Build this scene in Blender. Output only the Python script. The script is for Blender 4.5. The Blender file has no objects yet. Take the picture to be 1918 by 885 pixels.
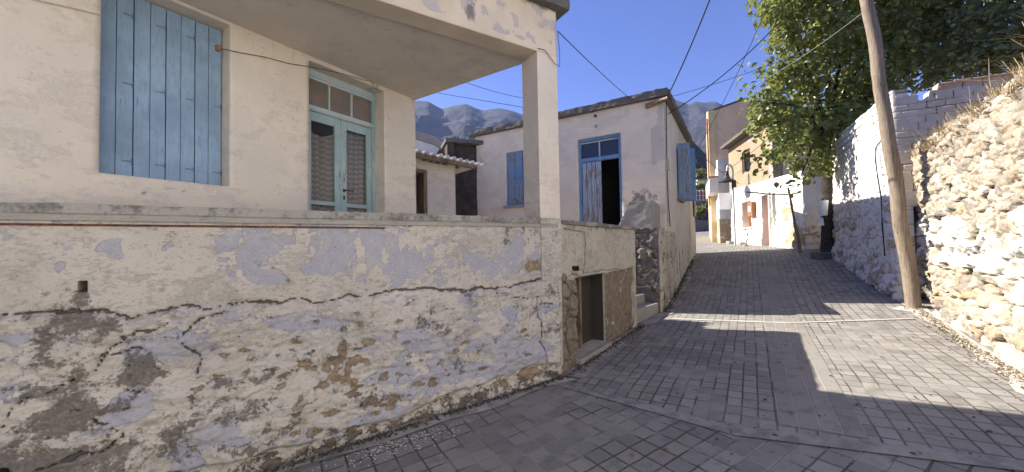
import bpy, math, random
import numpy as np
from math import radians, sin, cos, pi
from mathutils import Vector, Matrix
random.seed(7)
RNG = np.random.default_rng(11)
C = bpy.context.scene.collection
D = bpy.data

# ------------------------------------------------------------------ survey of the place
EYE = 1.6
FOC, CX, CY = 690., 959., 442.5
PT, RL = radians(1.54), radians(1.0)

def ray(px, py):
    a = (px-CX)/FOC; b = -(py-CY)/FOC
    c, s = cos(RL), sin(RL)
    x = a*c+b*s; z = -a*s+b*c
    cp, sp = cos(PT), sin(PT)
    return (x, cp-z*sp, sp+z*cp)

PU = [-60,-30,-10,0,1.3,4,7,9,11,13,15,18,25,40,80,160]
PZ = [-3,-1.6,-.9,-.22,-.13,.02,.06,.15,.42,.78,1.08,1.28,1.6,2.8,5,8]
U = (.545, .838); V = (.838, -.545)      # along the street, across it (to the right)
def G(x, y):
    u = x*U[0]+y*U[1]; v = x*V[0]+y*V[1]
    return np.interp(u, PU, PZ)+.05*np.clip(v+1.9, 0, 5)
def uv2xy(u, v):
    return (u*U[0]+v*V[0], u*U[1]+v*V[1])
def gnd(px, py):
    r = ray(px, py)
    for i in range(6000):
        t = .5+i*.01
        if EYE+r[2]*t < G(r[0]*t, r[1]*t):
            return (r[0]*t, r[1]*t, EYE+r[2]*t)
def atd(px, py, dep):
    r = ray(px, py); t = dep/r[1]
    return Vector((r[0]*t, dep, EYE+r[2]*t))

class Wall:
    """vertical plane: origin o, unit direction d, outward normal n; coordinates (s, z)"""
    def __init__(w, o, d, n=None, flip=False):
        L = math.hypot(*d); w.o = (o[0], o[1]); w.d = (d[0]/L, d[1]/L)
        w.n = (w.d[1], -w.d[0])
        if flip: w.n = (-w.n[0], -w.n[1])
    def px(w, px, py):
        r = ray(px, py); o, d = w.o, w.d
        det = r[0]*(-d[1])+r[1]*d[0]
        t = (o[0]*(-d[1])+o[1]*d[0])/det
        return ((r[0]*t-o[0])*d[0]+(r[1]*t-o[1])*d[1], EYE+r[2]*t)
    def p(w, s, z, off=0.):
        return Vector((w.o[0]+w.d[0]*s+w.n[0]*off, w.o[1]+w.d[1]*s+w.n[1]*off, z))
    def shifted(w, off, s=0):
        q = w.p(s, 0, off); r = Wall((q.x, q.y), w.d); r.n = w.n; return r

# ------------------------------------------------------------------ noise on arrays
def _h(ix, iy, seed):
    n = (ix.astype(np.int64)*374761393+iy.astype(np.int64)*668265263+seed*1442695041) & 0xffffffff
    n = ((n ^ (n >> 13))*1274126177) & 0xffffffff
    n = ((n ^ (n >> 16))*2246822519) & 0xffffffff
    return ((n ^ (n >> 15)) & 0xffffff)/16777215.
def vnoise(x, y, seed=0):
    x = np.asarray(x, float); y = np.asarray(y, float)
    ix = np.floor(x); iy = np.floor(y); fx = x-ix; fy = y-iy
    fx = fx*fx*(3-2*fx); fy = fy*fy*(3-2*fy)
    a = _h(ix, iy, seed); b = _h(ix+1, iy, seed); c = _h(ix, iy+1, seed); d = _h(ix+1, iy+1, seed)
    return (a*(1-fx)+b*fx)*(1-fy)+(c*(1-fx)+d*fx)*fy
def fbm(x, y, seed=0, octv=4, gain=.5):
    s = 0; a = 1; t = 0
    for i in range(octv):
        s = s+a*vnoise(np.asarray(x)*2**i+17.3*i, np.asarray(y)*2**i+5.1*i, seed+i); t += a; a *= gain
    return s/t
def worley(x, y, seed=0):
    x = np.asarray(x, float); y = np.asarray(y, float)
    ix = np.floor(x); iy = np.floor(y)
    f1 = np.full(x.shape, 9.); f2 = np.full(x.shape, 9.); idv = np.zeros(x.shape)
    for dx in (-1, 0, 1):
        for dy in (-1, 0, 1):
            cx = ix+dx; cy = iy+dy
            px = cx+.12+.76*_h(cx, cy, seed); py = cy+.12+.76*_h(cx, cy, seed+5)
            d = np.hypot(x-px, y-py)
            m = d < f1
            f2 = np.where(m, f1, np.minimum(f2, d)); idv = np.where(m, _h(cx, cy, seed+9), idv); f1 = np.where(m, d, f1)
    return f1, f2, idv
def worley2(x, y, seed=0, p=3.):
    x = np.asarray(x, float); y = np.asarray(y, float); ix = np.floor(x); iy = np.floor(y)
    f1 = np.full(x.shape, 9.); f2 = np.full(x.shape, 9.); idv = np.zeros(x.shape); ox = np.zeros(x.shape); oy = np.zeros(x.shape)
    for dx in (-1, 0, 1):
        for dy in (-1, 0, 1):
            cx = ix+dx; cy = iy+dy
            qx = x-(cx+.1+.8*_h(cx, cy, seed)); qy = y-(cy+.1+.8*_h(cx, cy, seed+5)); wt = .75+.5*_h(cx, cy, seed+3)
            d = (np.abs(qx)**p+np.abs(qy)**p)**(1/p)/wt; m = d < f1
            f2 = np.where(m, f1, np.minimum(f2, d)); idv = np.where(m, _h(cx, cy, seed+9), idv); ox = np.where(m, qx, ox); oy = np.where(m, qy, oy); f1 = np.where(m, d, f1)
    return f1, f2, idv, ox, oy
def sst(x, a, b):
    t = np.clip((x-a)/(b-a), 0, 1); return t*t*(3-2*t)
def blob(s, z, c, r):
    return np.exp(-(((s-c[0])/r[0])**2+((z-c[1])/r[1])**2))
def polydist(s, z, pts):
    d = np.full(s.shape, 9.)
    for (x0, y0), (x1, y1) in zip(pts[:-1], pts[1:]):
        L = (x1-x0)**2+(y1-y0)**2+1e-9
        t = np.clip(((s-x0)*(x1-x0)+(z-y0)*(y1-y0))/L, 0, 1)
        d = np.minimum(d, np.hypot(s-x0-t*(x1-x0), z-y0-t*(y1-y0)))
    return d

# ------------------------------------------------------------------ objects
def tagset(o, label=None, cat=None, group=None, kind=None):
    if label: o['label'] = label
    if cat: o['category'] = cat
    if group: o['group'] = group
    if kind: o['kind'] = kind
    return o
def thing(name, label, cat, loc, group=None):
    o = D.objects.new(name, None); C.objects.link(o); o.location = loc; o.empty_display_size = .2
    return tagset(o, label, cat, group)
def root_of(o):
    l = Vector((0, 0, 0))
    while o is not None:
        l += o.location; o = o.parent
    return l
class MB:
    def __init__(m): m.v = []; m.f = []; m.a = None
    def add(m, vs, fs):
        k = len(m.v); m.v += [tuple(v) for v in vs]; m.f += [tuple(i+k for i in f) for f in fs]; return m
    def box(m, o, dx, dy, dz):
        """o corner, three edge vectors"""
        o, dx, dy, dz = map(Vector, (o, dx, dy, dz))
        vs = [o, o+dx, o+dx+dy, o+dy, o+dz, o+dx+dz, o+dx+dy+dz, o+dy+dz]
        f = [(0,3,2,1),(4,5,6,7),(0,1,5,4),(1,2,6,5),(2,3,7,6),(3,0,4,7)]
        if dx.cross(dy).dot(dz) < 0: f = [q[::-1] for q in f]
        return m.add(vs, f)
    def wbox(m, w, s0, s1, z0, z1, o0, o1):
        """box in wall coordinates; o0..o1 offsets along the outward normal"""
        d = Vector((w.d[0], w.d[1], 0)); n = Vector((w.n[0], w.n[1], 0))
        return m.box(w.p(s0, z0, o0), d*(s1-s0), n*(o1-o0), Vector((0, 0, z1-z0)))
    def prism(m, poly, z0, z1):
        k = len(poly)
        ar = sum(poly[i][0]*poly[(i+1) % k][1]-poly[(i+1) % k][0]*poly[i][1] for i in range(k))
        if ar < 0: poly = poly[::-1]
        vs = [(p[0], p[1], z0) for p in poly]+[(p[0], p[1], z1) for p in poly]
        fs = [tuple(range(k))[::-1], tuple(range(k, 2*k))]+[(i, (i+1) % k, k+(i+1) % k, k+i) for i in range(k)]
        return m.add(vs, fs)
    def wprism(m, w, poly, o0, o1):
        """polygon in (s,z) of a wall, extruded along the normal"""
        k = len(poly)
        vs = [w.p(s, z, o0) for s, z in poly]+[w.p(s, z, o1) for s, z in poly]
        fs = [tuple(range(k))[::-1], tuple(range(k, 2*k))]+[(i, (i+1) % k, k+(i+1) % k, k+i) for i in range(k)]
        return m.add(vs, fs)
    def tube(m, pts, r, n=8, caps=True, r1=None):
        pts = [Vector(p) for p in pts]; k = len(pts); vs = []; fs = []
        for i, p in enumerate(pts):
            t = (pts[min(i+1, k-1)]-pts[max(i-1, 0)]).normalized()
            a = t.cross(Vector((0, 0, 1)));
            if a.length < .05: a = t.cross(Vector((1, 0, 0)))
            a.normalize(); b = t.cross(a)
            rr = r if r1 is None else r+(r1-r)*i/(k-1)
            if callable(rr): rr = rr(i)
            vs += [p+(a*cos(2*pi*j/n)+b*sin(2*pi*j/n))*rr for j in range(n)]
        for i in range(k-1):
            fs += [(i*n+j, i*n+(j+1) % n, (i+1)*n+(j+1) % n, (i+1)*n+j) for j in range(n)]
        if caps: fs += [tuple(range(n)), tuple(range((k-1)*n, k*n))[::-1]]
        return m.add(vs, fs)
    def build(m, name, mat, parent=None, smooth=False, bevel=0, attr=None):
        loc = root_of(parent) if parent else Vector((0, 0, 0))
        own = None
        if parent is None:
            a = np.array(m.v); own = Vector(((a[:, 0].min()+a[:, 0].max())/2, (a[:, 1].min()+a[:, 1].max())/2, a[:, 2].min()))
            loc = own
        me = D.meshes.new(name)
        vs = np.array(m.v)-np.array(loc)
        me.from_pydata(vs.tolist(), [], m.f); me.update()
        if attr is None: attr = np.zeros((len(vs), 4))
        if True:
            at = me.color_attributes.new('m', 'FLOAT_COLOR', 'POINT')
            at.data.foreach_set('color', np.ascontiguousarray(attr, dtype=np.float32).ravel())
        if smooth: me.polygons.foreach_set('use_smooth', [True]*len(me.polygons))
        for q in (mat if isinstance(mat, (list, tuple)) else [mat]): me.materials.append(q)
        o = D.objects.new(name, me); C.objects.link(o)
        if parent: o.parent = parent
        else: o.location = own
        if bevel:
            b = o.modifiers.new('bevel', 'BEVEL'); b.width = bevel; b.segments = 2; b.limit_method = 'ANGLE'
        return o

def cuts(a, b, res, breaks):
    bs = sorted(set([a, b]+[x for x in breaks if a < x < b])); out = []
    for p, q in zip(bs[:-1], bs[1:]):
        n = max(1, int(round((q-p)/res))); out += list(np.linspace(p, q, n, endpoint=False))
    return np.array(out+[b])

def panel(name, mat, parent, w, s0, s1, z0, z1, res=.1, holes=(), thick=.25, disp=None, mask=None, top=None, left=None, right=None, smooth=True, back=True):
    """a real slab of wall, its face a fine grid (relief by disp, stains by mask), openings cut right through"""
    S = cuts(s0, s1, res, [h[0] for h in holes]+[h[1] for h in holes])
    Z = cuts(z0, z1, res, [h[2] for h in holes]+[h[3] for h in holes])
    ss, zz = np.meshgrid(S, Z, indexing='ij'); ns, nz = ss.shape
    cs = (S[:-1]+S[1:])/2; cz = (Z[:-1]+Z[1:])/2
    keep = np.ones((ns-1, nz-1), bool)
    for h in holes:
        keep &= ~(((cs > h[0]) & (cs < h[1]))[:, None] & ((cz > h[2]) & (cz < h[3]))[None, :])
    if top is not None:
        tp = np.broadcast_to(top(S), S.shape); keep &= (Z[:-1][None, :] < np.maximum(tp[:-1], tp[1:])[:, None]-1e-4)
        zz = np.minimum(zz, tp[:, None])
    if left is not None: ss = np.maximum(ss, left(zz))
    if right is not None: ss = np.minimum(ss, right(zz))
    dd = disp(ss, zz) if disp else np.zeros_like(ss)
    d = w.d; n = w.n
    X = w.o[0]+d[0]*ss+n[0]*dd; Y = w.o[1]+d[1]*ss+n[1]*dd
    front = np.stack([X, Y, zz], -1).reshape(-1, 3)
    XB = w.o[0]+d[0]*ss-n[0]*thick; YB = w.o[1]+d[1]*ss-n[1]*thick
    backv = np.stack([XB, YB, zz], -1).reshape(-1, 3); N = len(front)
    idx = np.arange(ns*nz).reshape(ns, nz)
    a, b, c, e = idx[:-1, :-1], idx[1:, :-1], idx[1:, 1:], idx[:-1, 1:]
    fl = (d[0]*(-0)-0)  # orientation: d x z = (d1, -d0)
    outward = (d[1]*n[0]-d[0]*n[1]) > 0
    q = np.stack([a, b, c, e], -1)[keep]
    if not outward: q = q[:, ::-1]
    faces = q.tolist()
    if back: faces += (q[:, ::-1]+N).tolist()
    kp = np.pad(keep, 1)
    for (sl0, e0, e1) in (('l', a, e), ('r', c, b), ('b', b, a), ('t', e, c)):
        nb = {'l': kp[:-2, 1:-1], 'r': kp[2:, 1:-1], 'b': kp[1:-1, :-2], 't': kp[1:-1, 2:]}[sl0]
        msk = keep & ~nb
        p0, p1 = e0[msk], e1[msk]
        qq = np.stack([p0, p1, p1+N, p0+N], -1)
        if not outward: qq = qq[:, ::-1]
        faces += qq.tolist()
    mk = np.zeros((N, 4)); 
    if mask is not None:
        mm = mask(ss, zz)
        for k in range(4):
            if mm[k] is not None: mk[:, k] = np.asarray(mm[k]*np.ones_like(ss)).reshape(-1)
    mb = MB(); mb.v = np.vstack([front, backv]).tolist(); mb.f = [tuple(f) for f in faces]
    used = np.zeros(2*N, bool); used[np.array([i for f in mb.f for i in f])] = True
    remap = np.cumsum(used)-1
    mb.v = [v for v, k in zip(mb.v, used) if k]; mb.f = [tuple(int(remap[i]) for i in f) for f in mb.f]
    at = np.vstack([mk, mk])[used]
    o = mb.build(name, mat, parent, attr=at)
    nf = int(keep.sum())
    if smooth:
        flags = np.zeros(len(o.data.polygons), bool); flags[:nf] = True
        o.data.polygons.foreach_set('use_smooth', flags)
    return o

# ------------------------------------------------------------------ materials
class NT:
    def __init__(s, name):
        s.m = D.materials.new(name); s.m.use_nodes = True; s.t = s.m.node_tree; s.t.nodes.clear()
        s.out = s.n('ShaderNodeOutputMaterial'); s.b = s.n('ShaderNodeBsdfPrincipled')
        s.l(s.b.outputs[0], s.out.inputs['Surface']); s.tc = s.n('ShaderNodeTexCoord'); s.co = s.tc.outputs['Object']
        s.b.inputs['Roughness'].default_value = .9; s.b.inputs['Specular IOR Level'].default_value = .25
    def n(s, t): return s.t.nodes.new(t)
    def l(s, a, b): s.t.links.new(a, b)
    def put(s, sock, v):
        if isinstance(v, bpy.types.NodeSocket): s.l(v, sock)
        elif isinstance(v, (tuple, list)) and len(v) == 3 and sock.type == 'RGBA': sock.default_value = (*v, 1)
        else: sock.default_value = v
    def noise(s, scale, det=4, rough=.6, co=None, dist=0, stretch=None):
        n = s.n('ShaderNodeTexNoise'); co = co or s.co
        if stretch:
            mp = s.n('ShaderNodeMapping'); mp.inputs['Scale'].default_value = stretch; s.l(co, mp.inputs[0]); co = mp.outputs[0]
        s.l(co, n.inputs['Vector']); n.inputs['Scale'].default_value = scale; n.inputs['Detail'].default_value = det
        n.inputs['Roughness'].default_value = rough; n.inputs['Distortion'].default_value = dist; return n.outputs['Fac']
    def math(s, op, a, b=0., c=None, clamp=False):
        n = s.n('ShaderNodeMath'); n.operation = op; n.use_clamp = clamp; s.put(n.inputs[0], a); s.put(n.inputs[1], b)
        if c is not None: s.put(n.inputs[2], c)
        return n.outputs[0]
    def step(s, v, a, b, lo=0., hi=1.):
        n = s.n('ShaderNodeMapRange'); n.interpolation_type = 'SMOOTHSTEP'; s.put(n.inputs[0], v)
        n.inputs[1].default_value = a; n.inputs[2].default_value = b; n.inputs[3].default_value = lo; n.inputs[4].default_value = hi
        return n.outputs[0]
    def mix(s, f, a, b, mode='MIX'):
        n = s.n('ShaderNodeMix'); n.data_type = 'RGBA'; n.blend_type = mode; s.put(n.inputs[0], f); s.put(n.inputs[6], a); s.put(n.inputs[7], b)
        return n.outputs[2]
    def bump(s, h, dist=.01, strength=1., nrm=None):
        n = s.n('ShaderNodeBump'); n.inputs['Distance'].default_value = dist; n.inputs['Strength'].default_value = strength
        s.l(h, n.inputs['Height'])
        if nrm: s.l(nrm, n.inputs['Normal'])
        s.l(n.outputs[0], s.b.inputs['Normal']); return n.outputs[0]
    def attr(s):
        a = s.n('ShaderNodeAttribute'); a.attribute_name = 'm'; x = s.n('ShaderNodeSeparateColor'); s.l(a.outputs['Color'], x.inputs[0])
        return x.outputs[0], x.outputs[1], x.outputs[2], a.outputs['Alpha']
    def col(s, c): s.put(s.b.inputs['Base Color'], c); return s.m

def simple(name, c, rough=.8, var=.15, scale=8, bump=.002, metal=0, c2=None, det=5):
    t = NT(name); n = t.noise(scale, det)
    a = tuple(x*(1-var) for x in c); b = c2 or tuple(min(1, x*(1+var)) for x in c)
    cc = t.mix(t.step(n, .3, .7), a, b)
    t.b.inputs['Roughness'].default_value = rough; t.b.inputs['Metallic'].default_value = metal
    if bump: t.bump(t.noise(scale*5, 4), bump)
    return t.col(cc)

def plaster(name, base, dirt=(.25, .24, .21), r=(.34, .36, .42), g=(.30, .21, .13), b=(.06, .055, .05), speck=.5, bump=.004, amp=.4, fine=1., base2=None, flake=None):
    """lime plaster: base colour with mottling; stains from the wall's own mask: r wash patches, g bare patches, b soot and moss, a cracks"""
    t = NT(name); R, Gm, B, A = t.attr()
    n1 = t.noise(1.7, 5, .6); n2 = t.noise(9*fine, 6, .65); n3 = t.noise(45*fine, 5, .7); n4 = t.noise(130, 3, .6)
    c = t.mix(t.step(n1, .35, .65), base, base2 or tuple(x*.86 for x in base))
    c = t.mix(t.math('MULTIPLY', t.step(n2, .52, .75), .35*speck), c, dirt)
    c = t.mix(t.math('MULTIPLY', t.step(n3, .55, .78), .4*speck), c, dirt)
    if flake:
        for (fc, sc_, th, am_) in flake:
            nf = t.noise(sc_, 7, .68, stretch=(1, 1, 1.9)); nf2 = t.noise(sc_*.22, 3)
            v_ = t.math('ADD', nf, t.math('MULTIPLY', t.math('SUBTRACT', nf2, .5), .5)); c = t.mix(t.math('MULTIPLY', t.step(v_, th, th+.03), am_), c, t.mix(t.step(n3, .35, .65), fc, tuple(x*.78 for x in fc)))
    e = t.math('ADD', t.math('MULTIPLY', t.math('SUBTRACT', n2, .5), amp*1.6), t.math('MULTIPLY', t.math('SUBTRACT', n3, .5), amp))
    rm = t.math('MULTIPLY', t.step(t.math('ADD', R, e), .46, .53), t.step(t.noise(6, 5, .7), .25, .6, .35, .85))
    rc = t.mix(t.step(t.noise(5, 4), .35, .65), r, tuple(x*.8+.08 for x in r))
    rc = t.mix(t.math('MULTIPLY', t.step(n3, .5, .7), .5), rc, tuple(x*.75 for x in r))
    c = t.mix(rm, c, rc)
    gm = t.step(t.math('ADD', Gm, e), .47, .53)
    gc = t.mix(t.math('MULTIPLY', t.step(n2, .45, .62), .7), t.mix(t.step(n4, .4, .6), g, tuple(x*.6 for x in g)), tuple(x*1.35+.04 for x in g)); gc = t.mix(t.step(n3, .42, .7), gc, tuple(min(1, x*1.5) for x in g))
    c = t.mix(gm, c, gc)
    bm = t.math('MULTIPLY', t.step(t.math('ADD', B, t.math('MULTIPLY', e, 2.1)), .36, .74), t.step(n3, .3, .65, .6, .92))
    c = t.mix(bm, c, t.mix(t.step(n3, .38, .62), t.mix(t.step(n4, .35, .6), b, tuple(x*1.8 for x in b)), tuple(x*2.9 for x in b)))
    am = t.math('MULTIPLY', t.step(t.math('ADD', A, t.math('MULTIPLY', e, .35)), .25, .8), .8); c = t.mix(am, c, (.07, .06, .05))
    h = t.math('ADD', t.math('MULTIPLY', n3, .6), t.math('MULTIPLY', n2, 1.2))
    h = t.math('SUBTRACT', h, t.math('MULTIPLY', gm, 1.5)); h = t.math('SUBTRACT', h, t.math('MULTIPLY', rm, .45)); h = t.math('SUBTRACT', h, t.math('MULTIPLY', am, 1.5))
    t.bump(h, bump, 1.); t.b.inputs['Roughness'].default_value = .95
    return t.col(c)

def rubble(name, tones, mortar=(.42, .37, .29), wash=(.78, .76, .70), ochre=(.42, .28, .14), bump=.012):
    """r random value of each stone, g how deep in the joint, b limewash left on, a ochre earth"""
    t = NT(name); R, Gm, B, A = t.attr()
    n1 = t.noise(14, 6, .65); n2 = t.noise(60, 5, .7); n3 = t.noise(5, 4)
    rp = t.n('ShaderNodeValToRGB'); rp.color_ramp.interpolation = 'LINEAR'; el = rp.color_ramp.elements
    while len(el) < len(tones): el.new(.5)
    for i, q in enumerate(tones): el[i].position = i/(len(tones)-1); el[i].color = (*q, 1)
    t.l(R, rp.inputs[0]); c = rp.outputs[0]
    c = t.mix(t.math('MULTIPLY', t.step(n1, .45, .7), .5), c, (.16, .13, .10))
    c = t.mix(t.math('MULTIPLY', t.step(n2, .5, .75), .35), c, (.60, .56, .48))
    e = t.math('MULTIPLY', t.math('SUBTRACT', n1, .5), .9)
    c = t.mix(t.math('MULTIPLY', t.step(t.math('ADD', A, e), .4, .6), .8), c, t.mix(t.step(n1, .4, .65), ochre, (.55, .43, .27)))
    c = t.mix(t.step(t.math('ADD', B, t.math('MULTIPLY', e, 1.)), .44, .56), c, t.mix(t.step(n2, .5, .72), wash, tuple(x*.72 for x in wash)))
    c = t.mix(t.math('MULTIPLY', t.step(t.math('ADD', Gm, t.math('MULTIPLY', e, .5)), .45, .75), .75), c, t.mix(t.step(n2, .4, .6), mortar, tuple(x*.45 for x in mortar)))
    t.bump(t.math('ADD', n1, t.math('MULTIPLY', n2, .5)), bump, 1.)
    t.b.inputs['Roughness'].default_value = .95
    return t.col(c)

def painted_wood(name, c, under=(.22, .17, .12), peel=.5, axis_scale=(14, 14, 1.2)):
    t = NT(name)
    n = t.noise(3, 6, .65, stretch=axis_scale); n2 = t.noise(40, 4, .6, stretch=(1, 1, .2)); n3 = t.noise(2.2, 4)
    cc = t.mix(t.step(n3, .3, .7), c, tuple(min(1, x*1.25+.02) for x in c))
    cc = t.mix(t.math('MULTIPLY', t.step(n2, .45, .7), .35), cc, tuple(x*.7 for x in c))
    cc = t.mix(t.step(t.math('ADD', n, t.math('MULTIPLY', t.math('SUBTRACT', n3, .5), .6)), 1.02-peel, 1.06-peel), cc, under)
    t.bump(t.math('ADD', n, n2), .003, 1.); t.b.inputs['Roughness'].default_value = .6
    return t.col(cc)

def pavers(name, ang, bw, bh, c1=(.19, .178, .16), c2=(.285, .268, .24), mort=(.075, .067, .058), msize=.010, offset=0.):
    t = NT(name); mp = t.n('ShaderNodeMapping'); mp.inputs['Rotation'].default_value = (0, 0, ang); t.l(t.co, mp.inputs[0])
    wob = t.noise(3, 2); wv = t.n('ShaderNodeVectorMath'); wv.operation = 'ADD'; t.l(mp.outputs[0], wv.inputs[0])
    cmb = t.n('ShaderNodeCombineXYZ'); t.l(t.math('MULTIPLY', t.math('SUBTRACT', wob, .5), .03), cmb.inputs[0]); t.l(t.math('MULTIPLY', t.math('SUBTRACT', t.noise(2.3, 2), .5), .03), cmb.inputs[1]); t.l(cmb.outputs[0], wv.inputs[1])
    br = t.n('ShaderNodeTexBrick'); t.l(wv.outputs[0], br.inputs['Vector'])
    br.offset = offset; br.squash = 1; br.inputs['Scale'].default_value = 1; br.inputs['Brick Width'].default_value = bw; br.inputs['Row Height'].default_value = bh
    br.inputs['Mortar Size'].default_value = msize; br.inputs['Mortar Smooth'].default_value = .35; br.inputs['Bias'].default_value = 0
    br.inputs['Color1'].default_value = (*c1, 1); br.inputs['Color2'].default_value = (*c2, 1); br.inputs['Mortar'].default_value = (*mort, 1)
    n1 = t.noise(.9, 5); n2 = t.noise(70, 4, .7); n3 = t.noise(7, 5)
    c = br.outputs['Color']
    joint = t.mix(t.step(t.noise(1.6, 4), .48, .6), mort, (.26, .245, .215))
    c = t.mix(br.outputs['Fac'], c, joint)
    c = t.mix(t.math('MULTIPLY', t.step(n1, .45, .7), .4), c, (.30, .285, .26))
    c = t.mix(t.math('MULTIPLY', t.step(n3, .50, .72), .5), c, (.09, .085, .078)); c = t.mix(t.math('MULTIPLY', t.step(t.noise(.45, 6, .6), .56, .72), .55), c, (.10, .094, .085))
    c = t.mix(t.math('MULTIPLY', t.step(n2, .5, .7), .35), c, (.32, .31, .29))
    h = t.math('ADD', t.math('MULTIPLY', t.math('SUBTRACT', 1., br.outputs['Fac']), 1.), t.math('MULTIPLY', n2, .25))
    h = t.math('ADD', h, t.math('MULTIPLY', n3, .6))
    t.bump(h, .007, 1.); t.b.inputs['Roughness'].default_value = .8
    return t.col(c)

M = {}
M['cream'] = plaster('cream_plaster', (.69, .61, .51), speck=.25, bump=.003, base2=(.62, .56, .48), flake=[((.57, .51, .43), 1.6, .53, .45), ((.48, .43, .37), 12, .62, .38), ((.54, .49, .44), 3.5, .58, .4), ((.70, .65, .57), 5, .58, .5)])
M['peeling_beam'] = plaster('peeling_plaster', (.66, .57, .45), dirt=(.40, .34, .27), r=(.42, .38, .40), g=(.5, .46, .40), speck=.5)  # peeling plaster of the porch beam, a warm tone of its own
M['oldwall'] = plaster('old_lime_wall', (.55, .50, .43), dirt=(.30, .27, .235), r=(.34, .34, .40), g=(.25, .185, .12), b=(.042, .036, .028), speck=.8, bump=.012, amp=.65,
    flake=[((.42, .39, .33), 7, .53, .75), ((.33, .33, .37), 11, .60, .6), ((.60, .55, .48), 9, .57, .5), ((.27, .22, .155), 16, .635, .7), ((.36, .33, .28), 26, .56, .5)])
M['oldside'] = plaster('old_side_wall', (.50, .46, .38), r=(.38, .33, .26), g=(.20, .16, .11), speck=.9, bump=.010, flake=[((.36, .335, .28), 7, .52, .6), ((.42, .41, .39), 12, .60, .5), ((.25, .225, .18), 22, .60, .6)])
M['brownrender'] = plaster('brown_render', (.36, .28, .18), dirt=(.16, .12, .08), speck=1.2, bump=.02)
M['cream_warm'] = plaster('warm_cream_plaster', (.78, .67, .52), speck=.25, bump=.003, base2=(.70, .61, .49), flake=[((.66, .57, .45), 1.6, .53, .4), ((.52, .46, .38), 12, .62, .3)])
M['conc'] = plaster('lichen_concrete', (.36, .34, .30), dirt=(.13, .125, .11), b=(.05, .048, .042), speck=1.4, bump=.01)
M['conc_edge'] = plaster('dark_roof_edge', (.15, .135, .12), dirt=(.05, .047, .043), speck=1.8, bump=.02)
M['conc_pale'] = plaster('pale_concrete', (.34, .32, .29), dirt=(.17, .16, .145), speck=1.0, bump=.006)
M['white'] = plaster('whitewash', (.80, .78, .72), dirt=(.5, .46, .38), g=(.40, .30, .18), r=(.52, .44, .33), speck=.35, bump=.006)
M['sand'] = plaster('sandy_render', (.36, .27, .18), dirt=(.19, .135, .09), speck=.8, bump=.01)
M['beige'] = plaster('beige_render', (.85, .60, .38), speck=.1, bump=.002)
M['yellow'] = plaster('yellow_render', (.75, .60, .33), speck=.1, bump=.002)
M['grey'] = plaster('grey_render', (.40, .38, .35), dirt=(.25, .23, .2), speck=.5)
M['darkroom'] = simple('dark_interior', (.03, .028, .026), .95)  # near-black colour stands in for the unlit rooms behind the openings
M['darkening'] = simple('painted_shade_block', (.06, .05, .045), .95, .3, 4)  # deep shade of the outbuilding put into its wall colour
M['shutter'] = painted_wood('blue_shutter_paint', (.20, .295, .41), under=(.14, .19, .25), peel=.35)
M['shutter_old'] = painted_wood('worn_blue_paint', (.17, .26, .38), peel=.50)
M['frame'] = painted_wood('pale_blue_frame_paint', (.27, .36, .38), peel=.38)
M['frame_worn'] = painted_wood('worn_pale_frame_paint', (.36, .46, .50), under=(.5, .5, .47), peel=.5)
M['leaf_door'] = painted_wood('peeling_door_paint', (.31, .37, .46), peel=.50, axis_scale=(16, 16, .9))
M['wood'] = painted_wood('weathered_wood', (.20, .14, .09), under=(.10, .07, .05), peel=.5)
M['redwood'] = painted_wood('red_brown_wood', (.30, .12, .05), under=(.14, .07, .04), peel=.4)
M['rust'] = simple('rusty_iron', (.12, .05, .035), .9, .5, 30)
M['dark_metal'] = simple('dark_metal', (.035, .035, .04), .5, .2, 20)
M['black_rubber'] = simple('black_cable', (.02, .02, .022), .6, .1, 10, 0)
M['grey_pipe'] = simple('grey_pipe', (.42, .39, .34), .7, .25, 25)
M['galv'] = simple('galvanised_metal', (.35, .36, .37), .45, .2, 20, metal=.6)
M['plastic_white'] = simple('white_plastic', (.75, .76, .78), .4, .05, 10, 0)
M['purple'] = simple('purple_paint', (.10, .05, .12), .6, .2, 6)
M['gutter'] = simple('gutter_concrete', (.30, .275, .24), .9, .35, 5, .006)
M['band'] = simple('band_concrete', (.225, .213, .195), .9, .3, 7, .005)
M['bandpale'] = simple('pale_band_concrete', (.40, .385, .35), .9, .2, 7, .005)
def glass(name, c=(.02, .022, .03), rough=.08):
    t = NT(name); t.b.inputs['Roughness'].default_value = rough; t.b.inputs['Specular IOR Level'].default_value = .6; return t.col(t.mix(t.noise(3), c, tuple(x*1.5 for x in c)))
M['glass'] = glass('window_glass')
def lace():
    t = NT('lace_curtain'); 
    wv = t.n('ShaderNodeTexWave'); wv.wave_type = 'BANDS'; wv.bands_direction = 'Z'; wv.inputs['Scale'].default_value = 7; wv.inputs['Distortion'].default_value = 0
    sx = t.n('ShaderNodeSeparateXYZ'); t.l(t.co, sx.inputs[0])
    zig = t.math('ABSOLUTE', t.math('SUBTRACT', t.math('FRACT', t.math('MULTIPLY', t.math('SUBTRACT', sx.outputs[1], sx.outputs[0]), 9.)), .5))
    v = t.math('FRACT', t.math('ADD', t.math('MULTIPLY', sx.outputs[2], 14.), t.math('MULTIPLY', zig, 1.2)))
    k = t.math('MULTIPLY', t.step(v, .0, .25), t.step(v, .75, .45))
    k2 = t.step(t.noise(120, 2), .4, .6)
    return t.col(t.mix(t.math('MULTIPLY', t.math('ADD', t.math('MULTIPLY', k, .75), t.math('MULTIPLY', k2, .25)), 1.), (.26, .245, .21), (.46, .42, .34)))
M['lace'] = lace()
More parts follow.
